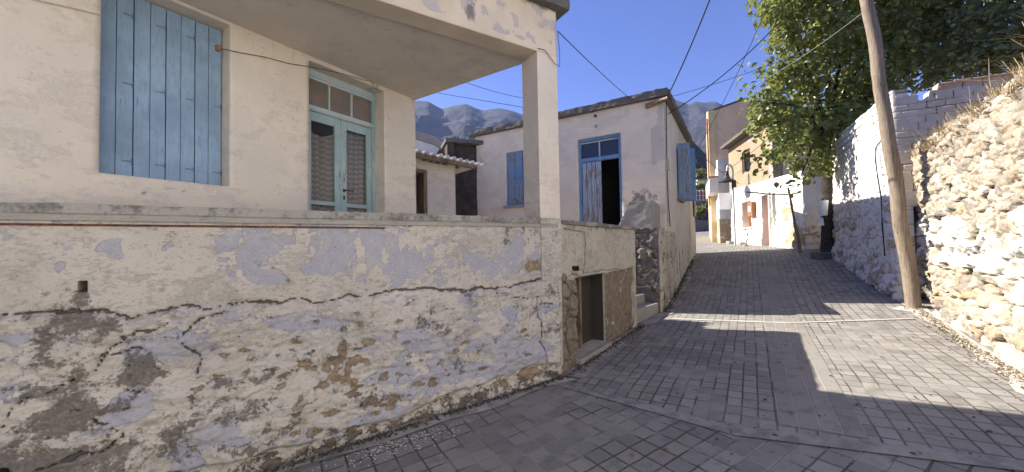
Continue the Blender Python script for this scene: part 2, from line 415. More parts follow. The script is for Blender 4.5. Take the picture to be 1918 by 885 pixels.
# ================================================================== GROUND, ROAD
def strip(name, mat, rows, lift, kind='structure', nseg=24, parent=None):
    """rows: list of (x,y) left/right pairs -> sheet laid on the ground"""
    mb = MB(); n = nseg+1
    for (l, r) in rows:
        for j in range(n):
            t = j/nseg; x = l[0]+(r[0]-l[0])*t; y = l[1]+(r[1]-l[1])*t
            mb.v.append((x, y, float(G(x, y))+lift))
    for i in range(len(rows)-1):
        for j in range(nseg):
            a = i*n+j; mb.f.append((a, a+1, a+n+1, a+n))
    o = mb.build(name, mat, parent, smooth=True)
    if kind: o['kind'] = kind
    return o

def ribbon(name, mat, pts, w0, w1, lift, wob=0.):
    """strip along a polyline, from w0 to w1 to its right side"""
    pts = [Vector((p[0], p[1])) for p in pts]; out = []
    for p, q in zip(pts[:-1], pts[1:]):
        k = max(1, int((q-p).length/.15))
        out += [p+(q-p)*i/k for i in range(k)]
    out.append(pts[-1]); rows = []
    for i, p in enumerate(out):
        t = (out[min(i+1, len(out)-1)]-out[max(i-1, 0)]).normalized(); n = Vector((t.y, -t.x))
        k = 1+wob*(vnoise(np.array([i*.35]), np.array([3.]), 4)[0]-.5)*2
        rows.append((tuple(p+n*w0), tuple(p+n*w1*k)))
    return strip(name, mat, rows, lift, nseg=3)

# bare ground reaching to the foot of the mountains
gb = MB(); xs = np.concatenate([[-900, -400, -150, -60, -30], np.arange(-20, 31, 2.), [40, 60, 150, 400, 900]])
ys = np.concatenate([[-60, -30], np.arange(-16, 61, 2.), [80, 150, 300, 600, 1000]])
gx, gy = np.meshgrid(xs, ys, indexing='ij'); gz = G(gx, gy)-.06
gb.v = np.stack([gx, gy, gz], -1).reshape(-1, 3).tolist(); n = len(ys)
gb.f = [(i*n+j, (i+1)*n+j, (i+1)*n+j+1, i*n+j+1) for i in range(len(xs)-1) for j in range(n-1)]
dirtm = simple('dry_earth', (.24, .19, .13), .95, .35, 1.5, .01)
gb.build('ground', dirtm, smooth=True)['kind'] = 'structure'

SEAM = 3.62
M['pave'] = pavers('street_pavers', radians(33), .125, .18, msize=.008)
M['pave_front'] = pavers('front_pavers', radians(58.6), .15, .17, msize=.0085, c1=(.17, .159, .145), c2=(.25, .234, .212))
M['slab'] = pavers('drain_slabs', radians(33), .135, .9, c1=(.20, .185, .165), c2=(.245, .23, .205), mort=(.33, .30, .25), msize=.008)
def vl(u): return np.interp(u, [-20, 3.6, 5, 18, 25, 40, 60], [-9, -4, -2.5, -2.6, -4.6, -9, -14])
def vr(u): return np.interp(u, [-20, 12, 18, 25, 40, 60], [4.2, 4., 3.2, .4, -3.5, -8])
rows = [(uv2xy(u, vl(u)), uv2xy(u, vr(u))) for u in np.arange(SEAM, 60, .5)]
strip('road', M['pave'], rows, 0)
rows = [(uv2xy(u, -9), uv2xy(u, 4.2)) for u in np.arange(-14, SEAM+.01, .4)]+[(uv2xy(SEAM, -9), uv2xy(SEAM, 4.2))]
strip('road_forecourt', M['pave_front'], rows, 0)
# slab course running up the middle, and the concrete bands across
vd = .1
g1 = gnd(1497, 690); vd = g1[0]*V[0]+g1[1]*V[1]
rows = [(uv2xy(u, vd-.27), uv2xy(u, vd+.27)) for u in np.arange(SEAM+.1, 13, .4)]
strip('road_slab_course', M['slab'], rows, .004, nseg=2)
def lineband(name, mat, a, b, w, lift=.008):
    A = gnd(*a); B = gnd(*b); ax, ay = A[:2]; bx, by = B[:2]; L = math.hypot(bx-ax, by-ay); tx, ty = (bx-ax)/L, (by-ay)/L
    rows = []
    for i in range(25):
        t = i/24; x = ax+(bx-ax)*t; y = ay+(by-ay)*t
        rows.append(((x-ty*w/2, y+tx*w/2), (x+ty*w/2, y-tx*w/2)))
    return strip(name, mat, rows, lift, nseg=2)
lineband('road_band', M['band'], (1058, 722), (1370, 808), .13)
lineband('road_band', M['band'], (1370, 808), (1918, 876), .15, .010)
lineband('road_band', M['bandpale'], (1256, 598), (1480, 606), .09)
lineband('road_band', M['bandpale'], (1480, 606), (1712, 598), .07, .010)

# ================================================================== frames of the walls
K = (.593, 4.5)
PF = Wall(K, (-.8536, -.521)); PF.n = (.521, -.8536)
PS = Wall(K, (.584, .812)); PS.n = (.812, -.584)
C1 = (-1.53, 5.9)
F1 = Wall(C1, (-.542, -.84)); F1.n = (.84, -.542)
K2 = (3.66, 8.70)
HF = Wall(K2, (-.852, .524)); HF.n = (-.524, -.852)
HS = Wall(K2, (.524, .852)); HS.n = (.852, -.524)

# ================================================================== TERRACE WALL
M['bark'] = simple('dark_bark', (.05, .042, .035), .95, .4, 12, .02)
M['basement'] = plaster('basement_lining', (.055, .048, .04), dirt=(.025, .022, .018), speck=1.2)  # near-black lining: the dark of the recess put into its colour
tw = thing('terrace_wall', 'long crumbling terrace wall with flaking blue and cream limewash beside the street', 'wall', (K[0], K[1], 0))
TOPZ = 1.86
def CR(pts): return [PF.px(*p) for p in pts]
cracks = [CR(q) for q in [
 [(-60,600),(0,592),(60,585),(130,580),(190,584),(245,598),(330,578),(385,574),(440,572),(560,563),(600,566),(645,556),(690,552),(735,546),(780,540),(830,543),(860,546),(915,540),(960,538),(1000,527),(1040,518)],
 [(345,628),(360,606),(385,590),(410,588),(440,574)],
 [(8,795),(20,768),(60,740),(95,728),(130,712),(180,692),(200,670),(215,640),(235,628),(290,618),(330,600)],
 [(60,885),(150,850),(200,835),(232,815),(205,795),(190,780)],
 [(205,735),(235,728),(270,728)],[(190,668),(230,664),(250,652),(268,656)],
 [(380,700),(372,668),(352,640)],[(690,552),(760,542)],
 [(925,545),(960,556),(1000,556),(1012,566),(1035,572)],
 [(1000,556),(1004,585),(1012,615),(1008,640),(1016,670),(1008,700),(1012,722)],
 [(1040,520),(1046,560),(1036,600),(1048,640),(1040,690)],
]]
def crk(s, z, w=.0058):
    j = (fbm(s*11, z*11, 31, 4)-.5)*.085; k = (fbm(s*11+9, z*11, 37, 4)-.5)*.085
    out = np.zeros(s.shape)
    for i, c in enumerate(cracks):
        ww = w*(.62+1.1*vnoise(s*3+i, z*3, 40+i)**2)*(1.3 if i == 0 else .9)
        out = np.maximum(out, 1-sst(polydist(s+j, z+k, c), ww*.35, ww*1.5))
    return out
def crackz(s):
    pts = sorted(cracks[0]); return np.interp(s, [p[0] for p in pts], [p[1] for p in pts])
def PFB(px, py, rx, ry):
    s, z = PF.px(px, py); s2, _ = PF.px(px+rx, py); _, z2 = PF.px(px, py+ry); return (s, z), (abs(s-s2)+1e-3, abs(z-z2)+1e-3)
brown = [PFB(*b) for b in [(570,680,20,10),(610,682,12,14),(648,690,9,24),(660,672,22,12),(690,640,20,8),(715,705,14,8),(655,735,18,8),(690,745,16,7),(620,770,26,9),(700,770,16,6),
 (640,650,12,9),(780,715,18,7),(810,715,12,8),(730,760,14,6),(560,640,14,5),(420,665,14,7),(455,655,16,6),(760,640,10,5),(870,640,12,5),(600,720,20,10),(900,690,12,5),(850,655,10,5),(660,800,22,8),(590,805,24,9),(975,620,8,5),(1000,500,30,14)]]
dark = [PFB(*b) for b in [(150,620,55,40),(120,680,60,60),(150,780,55,60),(210,850,60,40),(110,860,90,40),(270,690,40,30),(200,610,40,20),(320,820,30,30),(155,560,18,20),(20,885,60,40)]]
blue = [PFB(*b) for b in [(330,470,40,18),(215,465,30,16),(470,480,60,40),(560,450,70,30),(640,460,60,35),(720,490,60,40),(500,510,60,18),(820,490,60,40),(900,500,50,25),(960,480,40,40),(610,505,60,20),(420,460,30,25),(470,440,50,16),(700,440,50,20),(760,520,60,14),(100,500,30,14)]]
blue2 = [PFB(*b) for b in [(780,640,90,60),(860,690,110,50),(930,650,60,80),(700,620,70,40),(880,590,30,50),(720,700,60,40),(690,790,120,28),(960,690,60,30),(560,600,90,30),(400,650,90,30),(30,660,50,40),(300,640,60,40),(420,820,80,30),(350,860,60,30),(250,760,60,40),(40,720,50,30),(640,590,60,25),(1010,600,30,60)]]
def baseh(s):   # top of the rough footing above the paving
    return .13+.05*np.sin(s*2.1)+.10*fbm(s*2.5, s*0, 77, 3)
def pf_disp(s, z):
    low = sst(crackz(s)-z, -.01, .05)
    gz_ = G(PF.o[0]+PF.d[0]*s, PF.o[1]+PF.d[1]*s)
    rel = .030*low+.035*low*sst(crackz(s)-z, 0, 1.2)
    l1 = fbm(s*3.2, z*7, 5, 5)-.5; l2 = fbm(s*9+l1, z*20, 8, 4)-.5
    f1, f2, _ = worley(s*3.0+l1*.8, z*6+l1, 51)
    l3 = fbm(s*26, z*34, 9, 3)-.5; rel = rel+low*(.035*l1+.030*l2+.012*l3+.012*(sst(f2-f1, .0, .25)-.5))
    wq = fbm(s*3.4+.25*fbm(s*15, z*15, 72, 3), z*5.2, 71, 5)*9; tq = np.floor(wq)+sst(wq-np.floor(wq), .0, .22); rel = rel+low*.0085*(tq-4.5)
    wq = fbm(s*7+.2*fbm(s*25, z*25, 74, 2), z*11, 73, 4)*7; tq = np.floor(wq)+sst(wq-np.floor(wq), .0, .25); rel = rel+low*.0050*(tq-3.5)
    rel = rel+(1-low)*(.010*l1+.004*l2)
    bl = np.zeros(s.shape)
    for c, r in blue: bl = np.maximum(bl, blob(s, z, c, r))
    bh = z-gz_-baseh(s)
    rel = rel-.05*sst(-bh, -.02, .03)*(.3+1.4*fbm(s*6, z*9, 61, 3))
    rel = rel-.035*crk(s, z)
    for c, r in brown: rel = rel-.015*sst(blob(s, z, c, r)+.4*(fbm(s*16, z*16, 3, 2)-.5), .35, .6)
    # flush with the corner
    return rel*sst(s, -.02, .12)
def pf_mask(s, z):
    lowm = sst(crackz(s)-z, -.01, .04)
    r = np.zeros(s.shape); r2 = r.copy(); g = r.copy(); b = r.copy()
    for c, q in blue: r = np.maximum(r, blob(s, z, c, q))
    for c, q in blue2: r2 = np.maximum(r2, blob(s, z, c, q))
    n = fbm(s*7, z*7, 21, 4); n2 = fbm(s*4, z*9, 25, 5)
    # on the upper band the old blue shows in blocky flakes
    blk = (vnoise(s*6.5, z*6.0, 91)*.42+vnoise(s*14, z*12, 92)*.33+vnoise(s*30, z*26, 93)*.25)
    R = (1-lowm)*np.clip(r*.62+(blk-.5)*2.5+.08, 0, 1)*sst(r, .08, .3)+lowm*np.clip(r2*.70+(n2-.5)*1.7, 0, 1)
    R = np.where(z > TOPZ-.05, 0, R)
    for c, q in brown: g = np.maximum(g, blob(s, z, c, q)*.75)
    zone = blob(s, z, *PFB(640, 720, 170, 110)); g = np.maximum(g, zone*.55*(n2+.1)+.35*sst(n2, .58, .75)*zone)
    g = g+lowm*.40*sst(fbm(s*9, z*15, 99, 4), .64, .76)
    gz_ = G(PF.o[0]+PF.d[0]*s, PF.o[1]+PF.d[1]*s); bh = z-gz_-baseh(s)
    g = np.maximum(g, sst(-bh, -.03, .05)*(.20+.55*n))
    for c, q in dark: b = np.maximum(b, blob(s, z, c, (q[0]*1.15, q[1]*1.15))*.95*(.05+1.75*fbm(s*6+z*3, z*7, 181, 5)))
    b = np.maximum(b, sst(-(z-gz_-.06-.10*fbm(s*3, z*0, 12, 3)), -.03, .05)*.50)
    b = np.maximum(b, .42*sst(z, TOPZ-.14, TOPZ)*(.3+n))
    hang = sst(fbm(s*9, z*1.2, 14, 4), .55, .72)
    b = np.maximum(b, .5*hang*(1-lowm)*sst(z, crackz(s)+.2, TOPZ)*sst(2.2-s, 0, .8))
    a = crk(s, z)
    a = np.maximum(a, .0)
    b = b+lowm*.42*sst(fbm(s*5, z*12, 171, 5), .50, .68)+.12*sst(fbm(s*2, z*3, 173, 4), .5, .7)
    return np.clip(R, 0, 1), np.clip(g, 0, 1), np.clip(b, 0, 1), a
dh = PF.px(155, 537); dh_w = .045; dh_h = .075
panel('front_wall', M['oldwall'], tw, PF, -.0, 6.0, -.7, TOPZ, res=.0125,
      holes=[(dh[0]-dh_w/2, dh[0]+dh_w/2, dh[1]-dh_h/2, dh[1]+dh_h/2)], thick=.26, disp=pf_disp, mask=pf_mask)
# coping of the front wall
def rough_slab(name, mat, parent, w, s0, s1, z0, z1, o0, o1, res=.03, amp=.012, seed=1, darktop=.35, smask=None):
    """a slab along a wall with a broken, weathered edge (o0 back, o1 front offset)"""
    S = np.linspace(s0, s1, max(2, int((s1-s0)/res))); prof = []
    k = max(2, int(abs(z1-z0)/res)); kt = max(2, min(12, int(abs(o1-o0)/res)))
    prof += [(o1, z0+(z1-z0)*i/k) for i in range(k+1)]
    prof += [(o1+(o0-o1)*i/kt, z1) for i in range(1, kt+1)]
    prof += [(o0, z0)]; prof += [(o0+(o1-o0)*i/3, z0) for i in (1, 2)]
    P = len(prof); mb = MB(); L_ = len(S)
    s2 = np.repeat(S, P); oo = np.tile([q[0] for q in prof], L_).astype(float); zq = np.tile([q[1] for q in prof], L_).astype(float); jj = np.tile(np.arange(P), L_)
    nn = fbm(s2*7+jj*.02, zq*11+oo*9, seed, 4)-.5; ng = fbm(s2*2.5, zq*3, seed+3, 2)-.5; qq = fbm(s2*5, zq*9, seed+7, 4)
    fo = np.where(oo == o1, nn*2*amp, 0); fz = np.where(zq == z1, nn*amp*1.4+ng*amp, 0)
    mb.v = np.stack([w.o[0]+w.d[0]*s2+w.n[0]*(oo+fo), w.o[1]+w.d[1]*s2+w.n[1]*(oo+fo), zq+fz], -1).tolist()
    att = np.zeros((len(s2), 4)); att[:, 2] = darktop*(.4+1.1*qq)
    L = len(S)
    for i in range(L-1):
        for j in range(P): mb.f.append((i*P+j, i*P+(j+1) % P, (i+1)*P+(j+1) % P, (i+1)*P+j))
    mb.f += [tuple(range(P)), tuple(range((L-1)*P, L*P))[::-1]]
    return mb.build(name, mat, parent, attr=att)
rough_slab('coping', M['conc'], tw, PF, .32, 6.0, TOPZ+.0, TOPZ+.065, -.27, .035, seed=5, darktop=.5)
mb = MB(); mb.wbox(PF, .05, 6.0, TOPZ-.045, TOPZ, -.2, .022); mb.build('ledge', M['conc'], tw)
mb = MB(); s_a = PF.px(720, 424)[0]; mb.wbox(PF, s_a, 6.0, TOPZ-.080, TOPZ-.066, -.1, .010); mb.build('iron_strip', M['rust'], tw)
# side wall, with the basement opening
hs0 = PS.px(1078, 520)[0]; hs1 = PS.px(1134, 520)[0]; PSL = 2.90
hz0 = .13; hz1 = PS.px(1100, 517)[1]
def ps_ground(s): return G(PS.o[0]+PS.d[0]*s, PS.o[1]+PS.d[1]*s)
def ps_disp(s, z):
    l1 = fbm(s*3.2, z*5, 105, 5)-.5; l2 = fbm(s*12, z*14, 108, 4)-.5
    f1, f2, _ = worley(s*4.2+l1, z*5+l1, 151)
    lf = sst(hs0+.12-s, 0, .1)*sst(1.32-z, 0, .08)                 # bare rubble left of the opening
    rg = sst(s-hs1, -.02, .03)*sst(1.16-z+l1*.1, 0, .03)*sst(PSL-.14-s+l1*.25, 0, .03)
    d = .008*l1+.003*l2
    d = d+lf*(.045*(sst(f2-f1, 0, .2)-.6)+.09*l1+.04*l2)
    d = d+rg*(-.045+.03*l1+.02*l2)
    return d*sst(s, -.02, .1)
def ps_mask(s, z):
    n = fbm(s*6, z*6, 121, 4); l1 = fbm(s*3.2, z*5, 105, 5)-.5
    lf = sst(hs0+.10-s+l1*.15, 0, .08)*sst(1.30-z+l1*.3, 0, .1)
    f1, f2, _ = worley(s*4.2+l1, z*5+l1, 151)
    g = lf*(.62+.3*(n-.5)); b = lf*(.75*sst(.16-(f2-f1), 0, .12)+.25)+.25*n
    rg = sst(s-hs1, -.02, .03)*sst(1.16-z+l1*.12, 0, .03)*sst(PSL-.14-s+l1*.25, 0, .03)
    g = np.maximum(g, rg*(.58+.75*(n-.5)+.1)); r = .42*sst(z, 1.1, 1.6)+.3*(n-.5)
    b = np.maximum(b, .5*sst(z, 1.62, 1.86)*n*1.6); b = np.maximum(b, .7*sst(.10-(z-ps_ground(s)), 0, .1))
    b = np.maximum(b, rg*.35*n); b = np.maximum(b, .4*sst(.25-s, 0, .25)*n)
    c1 = [PS.px(1058, 520), PS.px(1066, 560), PS.px(1060, 600), PS.px(1063, 660)]; c2 = [PS.px(1078, 500), PS.px(1095, 512), PS.px(1140, 505), PS.px(1190, 507)]
    jit = (n-.5)*.06
    a = np.maximum(1-sst(polydist(s+jit, z, c1), .004, .02), .8*(1-sst(polydist(s, z+jit, c2), .002, .012)))
    return np.clip(r, 0, 1), np.clip(g, 0, 1), np.clip(b, 0, 1), a
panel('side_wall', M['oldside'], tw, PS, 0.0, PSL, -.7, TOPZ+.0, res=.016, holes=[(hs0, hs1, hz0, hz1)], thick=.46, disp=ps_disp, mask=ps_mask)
rough_slab('coping', M['conc'], tw, PS, .05, PSL+.02, TOPZ+.0, TOPZ+.05, -.31, .03, seed=9, darktop=.6)
# basement opening
mb = MB(); mb.wbox(PS, hs0-.02, hs1+.03, hz0-.07, hz0-.002, -.44, .07); mb.build('basement_sill', M['conc_pale'], tw, bevel=.012)
mb = MB(); sm = hs0+(hs1-hs0)*.42; mb.wbox(PS, sm, sm+.06, hz0, hz1, -.215, -.15); mb.build('basement_post', M['wood'], tw, bevel=.006)
mb = MB(); M['board'] = painted_wood('old_brown_boards', (.09, .062, .042), under=(.035, .025, .018), peel=.5)
for i in range(3): mb.wbox(PS, hs0+.005+(sm-hs0)*i/3, hs0+(sm-hs0)*(i+1)/3-.003, hz0, hz1-.002, -.26-.006*(i % 2), -.22)
mb.build('basement_board', M['board'], tw)
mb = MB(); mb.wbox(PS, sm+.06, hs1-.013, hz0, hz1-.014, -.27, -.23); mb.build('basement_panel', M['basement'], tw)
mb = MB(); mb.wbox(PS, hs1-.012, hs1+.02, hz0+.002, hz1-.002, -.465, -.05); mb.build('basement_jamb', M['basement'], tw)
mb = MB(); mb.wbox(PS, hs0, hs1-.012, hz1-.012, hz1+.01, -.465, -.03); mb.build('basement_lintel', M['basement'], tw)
# pilaster under the column
def box_panel(name, mat, parent, w, s0, s1, z0, z1, o1, thick, res=.03, disp=None, mask=None):
    return panel(name, mat, parent, w.shifted(o1), s0, s1, z0, z1, res=res, thick=thick, disp=disp, mask=mask, smooth=False)
def pil_mask(s, z):
    n = fbm(s*8, z*5, 221, 4); return None, .45*sst(1.2-z, -.05, .15)*n*1.6, .5*n*sst(1.35-z, 0, .4)+.25*n, 0*s
box_panel('pilaster', M['oldwall'], tw, PF, .0, .30, 1.16, TOPZ+.055, .012, .30, disp=lambda s, z: .006*(fbm(s*9, z*9, 7)-.5)-.02*sst(1.22-z, 0, .05), mask=pil_mask)

# small fittings on the terrace wall
def fit(px, py, w): s, z = w.px(px, py); return s, z
s, z = PS.px(1073, 503); p = PS.p(s, z, -.05); q = PS.p(s, z, .075)
mb = MB(); mb.tube([p, q], .032, 12, False); mb.tube([q, p], .025, 12, False); mb.add([], [])
o = mb.build('drain_outlet', M['black_rubber'], smooth=True); tagset(o, 'short black pipe stub poking from the wall above the basement opening', 'pipe')
pts = [PS.p(*PS.px(*a), .018) for a in [(1056, 428), (1092, 434), (1095, 450), (1094, 500), (1092, 514), (1084, 517), (1072, 512)]]
mb = MB(); mb.tube(pts, .009, 8); o = mb.build('conduit', M['grey_pipe'], smooth=True); tagset(o, 'thin pale conduit bent down the wall right of the column', 'conduit')
s, z = PF.px(152, 429); mb = MB()
mb.tube([PF.p(s+.014*cos(a), z+.014*sin(a), .04) for a in np.linspace(0, 2*pi, 13)], .0035, 6, False); mb.tube([PF.p(s, z+.014, .0), PF.p(s, z+.014, .045)], .004, 6)
o = mb.build('wall_ring', M['grey_pipe'], smooth=True); tagset(o, 'small iron ring hanging under the coping at the far left', 'ring')
s, z = PF.px(18, 876); mb = MB(); mb.tube([PF.p(s, z, .0), PF.p(s, z, .10)], .03, 12); o = mb.build('drain_hole', M['black_rubber'], smooth=True)
tagset(o, 'black round drain mouth low in the mossy end of the terrace wall', 'drain')

# ================================================================== HOUSE WITH THE PORCH
h1 = thing('porch_house', 'cream plastered house with blue door, closed blue shutters and a deep porch', 'house', (C1[0], C1[1], 0))
FL = 1.3
wx0 = F1.px(430, 200)[0]; wx1 = wx0+.905; wz0 = 2.262; wz1 = 3.95
dx0 = F1.px(720, 300)[0]; dx1 = F1.px(579, 300)[0]; dz1 = 3.925
CEIL = 3.985
def f1_disp(s, z): return .006*(fbm(s*1.5, z*1.5, 300, 4)-.5)+.002*(fbm(s*12, z*12, 305, 3)-.5)
def f1_mask(s, z):
    n = fbm(s*3, z*3, 311, 5); n2 = fbm(s*9, z*9, 317, 4)
    r = sst(z, 3.2, 2.1)*sst(n, .52, .68)*.45*sst(s, 2.6, 3.6)
    drip = sst(fbm(s*13, z*.8, 331, 3), .50, .66)*sst(2.27-z, -.02, .02)*sst(z, 1.8, 2.2)*(np.abs(s-(wx0+wx1)/2) < .6)
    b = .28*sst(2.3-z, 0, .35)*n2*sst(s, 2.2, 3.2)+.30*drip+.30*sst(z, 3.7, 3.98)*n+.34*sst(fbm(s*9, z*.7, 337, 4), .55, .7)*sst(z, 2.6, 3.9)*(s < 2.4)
    pts = [(2.62, 2.22), (3.05, 2.15), (3.2, 2.12), (3.35, 2.2), (3.42, 2.26)]
    a = .7*(1-sst(polydist(s+(n2-.5)*.05, z+(n2-.5)*.05, pts), .001, .006))
    return r, 0*s, b, a
panel('facade', M['cream'], h1, F1, 0, 9.5, .2, 4.62, res=.045, holes=[(wx0, wx1, wz0, wz1), (dx0, dx1, FL, dz1)], thick=.32, disp=f1_disp, mask=f1_mask)
E1 = Wall(C1, (-.84, .542)); E1.n = (.542, .84)
panel('end_wall', M['cream'], h1, E1, .0, 6.2, -.6, 4.62, res=.3, thick=.3)
B1 = Wall(E1.p(6.2, 0)[:2], (-.542, -.84)); B1.n = (-.84, .542)
panel('rear_wall', M['cream'], h1, B1, .0, 9.5, -1.2, 4.62, res=.6, thick=.3)
W1 = Wall(F1.p(9.5, 0)[:2], (-.84, .542)); W1.n = (-.542, -.84)
panel('end_wall', M['cream'], h1, W1, 0, 6.2, -1.6, 4.62, res=.6, thick=.3)
def cpt(w, s, off=0): q = w.p(s, 0, off); return (q.x, q.y)
mb = MB(); mb.prism([cpt(F1, -.12, .05), cpt(F1, 9.6, .05), cpt(B1, 9.6, .12), cpt(B1, -.12, .12)], 4.62, 4.78); mb.build('roof', M['conc_edge'], h1)
# dark room behind the door and window (floor, partition)
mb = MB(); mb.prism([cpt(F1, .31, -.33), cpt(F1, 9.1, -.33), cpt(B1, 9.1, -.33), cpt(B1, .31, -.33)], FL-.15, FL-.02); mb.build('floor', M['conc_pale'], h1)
# porch: floor, column, beam, ceiling
KL = cpt(PF, 5.9, -.05)
mb = MB(); mb.prism([cpt(PF, .6, -.32), cpt(PF, 5.7, -.28), cpt(F1, 5.1, .0), cpt(F1, 0, .0), cpt(F1, -.9, -.3), cpt(PS, 2.85, -.6), cpt(PS, .2, -.6)], .1, FL-.12); mb.build('porch_base', M['conc_pale'], h1)
mb = MB(); mb.prism([cpt(PF, .1, -.27), cpt(PF, 5.7, -.27), cpt(F1, 5.1, .0), cpt(F1, 0, .0), cpt(F1, -.9, -.3), cpt(PS, 2.85, -.45), cpt(PS, .2, -.45)], FL-.118, FL-.02)
mb.build('porch_floor', M['conc_pale'], h1)
mb = MB(); mb.prism([cpt(PF, .02, -.03), cpt(PF, 5.8, -.03), cpt(F1, 5.3, .002), cpt(F1, 0, .002)], CEIL, 4.47)
mb.build('porch_ceiling', M['cream'], h1)
def beam_mask(s, z):
    n = fbm(s*4, z*4, 411, 4); blk = vnoise(s*5, z*6, 417)*.6+vnoise(s*12, z*12, 418)*.4
    r = np.clip(.30+(blk-.5)*1.5, 0, 1)*sst(z, 3.95, 4.02)
    c = PF.px(885, 60)[0]; b = .85*np.exp(-((s-c+.02*np.sin(z*9))/.075)**2)*(.4+.6*n)*sst(z, 3.95, 4.1)*2*n+.9*sst(z, 4.36, 4.5)*n*sst(s, 1.6, .2)
    c2 = [PF.px(1000, 0), PF.px(1020, 60), PF.px(1040, 30)]
    return r, .25*n, np.clip(b, 0, 1), 0*s
BT = 4.50
panel('porch_beam', M['peeling_beam'], h1, PF, .0, 6.0, 3.925, BT, res=.03, thick=.24, disp=lambda s, z: .006*(fbm(s*5, z*5, 401, 4)-.5)+.004*(vnoise(s*5, z*6, 417)-.5), mask=beam_mask)
rough_slab('beam_cap', M['conc_edge'], h1, PF, -.13, 6.0, BT, BT+.11, -.3, .11, seed=19, amp=.016, darktop=.6)
mb = MB(); mb.prism([cpt(PF, -.13, -.28), cpt(PF, 5.9, -.28), cpt(F1, 5.3, -.0), cpt(F1, -.1, -.0)], BT+.004, BT+.10); mb.build('porch_roof', M['conc_edge'], h1)
def col_mask(s, z):
    n = fbm(s*6, z*3, 431, 4); return None, .1*n, .55*n*sst(2.15-z, 0, .2)+.12*n, 0*s
box_panel('column', M['cream'], h1, PF, .0, .30, TOPZ+.06, 3.925, -.0, .33, res=.04, disp=lambda s, z: .006*(fbm(s*3, z*3, 433, 4)-.5), mask=col_mask)

M['hinge'] = simple('painted_hinge', (.13, .19, .27), .6, .3, 30)
# window: two pairs of shutters
rec = -.20
ws = F1.shifted(rec)
mb = MB(); fw = .03
mb.wbox(ws, wx0, wx0+fw, wz0+.01, wz1, -.06, .0); mb.wbox(ws, wx1-fw, wx1, wz0+.01, wz1, -.06, .0); mb.wbox(ws, wx0+fw, wx1-fw, wz1-fw, wz1, -.06, .0); mb.wbox(ws, wx0+fw, wx1-fw, wz0+.01, wz0+.01+fw, -.06, .0)
win = mb.build('window_frame', M['frame'], h1, bevel=.003)
edges = [wx0+.012, wx0+.012+(wx1-wx0-.024)*.25, wx0+.012+(wx1-wx0-.024)*.5, wx0+.012+(wx1-wx0-.024)*.75, wx1-.012]
def board_leaf(name, mat, parent, w, s0, s1, z0, z1, o0, o1, nb=2, hinge=True, hm=None):
    mb = MB(); g = .004; wd = (s1-s0)/nb
    for i in range(nb): mb.wbox(w, s0+i*wd+g/2, s0+(i+1)*wd-g/2, z0, z1, o0, o1-.002*(i % 2))
    mb.wbox(w, s0+.01, s1-.01, z0+.12, z0+.19, o0-.015, o0+.001); mb.wbox(w, s0+.01, s1-.01, z1-.2, z1-.13, o0-.015, o0+.001)
    o = mb.build(name, mat, parent, bevel=.002)
    if hinge:
        for zz in (z0+.13, (z0+z1)/2, z1-.2):
            hb = MB()
            hb.wbox(w, s0+.004, s0+.07, zz, zz+.013, o1-.004, o1+.0025); hb.tube([w.p(s0+.004, zz-.02, o1+.004), w.p(s0+.004, zz+.035, o1+.004)], .006, 6)
            hb.build('hinge', hm or M['hinge'], o)
    return o
for i in range(4):
    board_leaf('shutter', M['shutter'], h1, ws, edges[i]+.002, edges[i+1]-.002, wz0+.02, wz1-.01, .002, .026, nb=2, hinge=True)
# door: frame, transom, two leaves
ds_ = F1.shifted(-.20)
mb = MB(); j = .055
mb.wbox(ds_, dx0, dx0+j, FL, dz1, -.08, .0); mb.wbox(ds_, dx1-j, dx1, FL, dz1, -.08, .0)
fr = mb.build('door_frame', M['frame'], h1, bevel=.004)
tz0, tz1 = 3.46, 3.80
mb = MB(); mb.wbox(ds_, dx0+j, dx1-j, tz1, dz1, -.08, .002); mb.wbox(ds_, dx0+j, dx1-j, tz0-.07, tz0, -.08, .002)
mb.wbox(ds_, dx0, dx1, tz0-.055, tz0-.03, .002, .016); mb.wbox(ds_, dx0, dx1, tz1+.03, tz1+.06, .002, .02)
mb.build('door_head', M['frame_worn'], fr, bevel=.003)
tw_ = (dx1-dx0-2*j)/3
for i in (1, 2): mb = MB(); mb.wbox(ds_, dx0+j+tw_*i-.011, dx0+j+tw_*i+.011, tz0, tz1, -.05, -.005); mb.build('glazing_bar', M['frame_worn'], fr)
for i in range(3):
    mb = MB(); mb.wbox(ds_, dx0+j+tw_*i+.011, dx0+j+tw_*(i+1)-.011, tz0, tz1, -.04, -.032); mb.build('transom_pane', simple('dusty_glass', (.20, .17, .15), .25, .1, 6, 0) if i == 0 else D.materials['dusty_glass'], fr)
lm = (dx0+dx1)/2
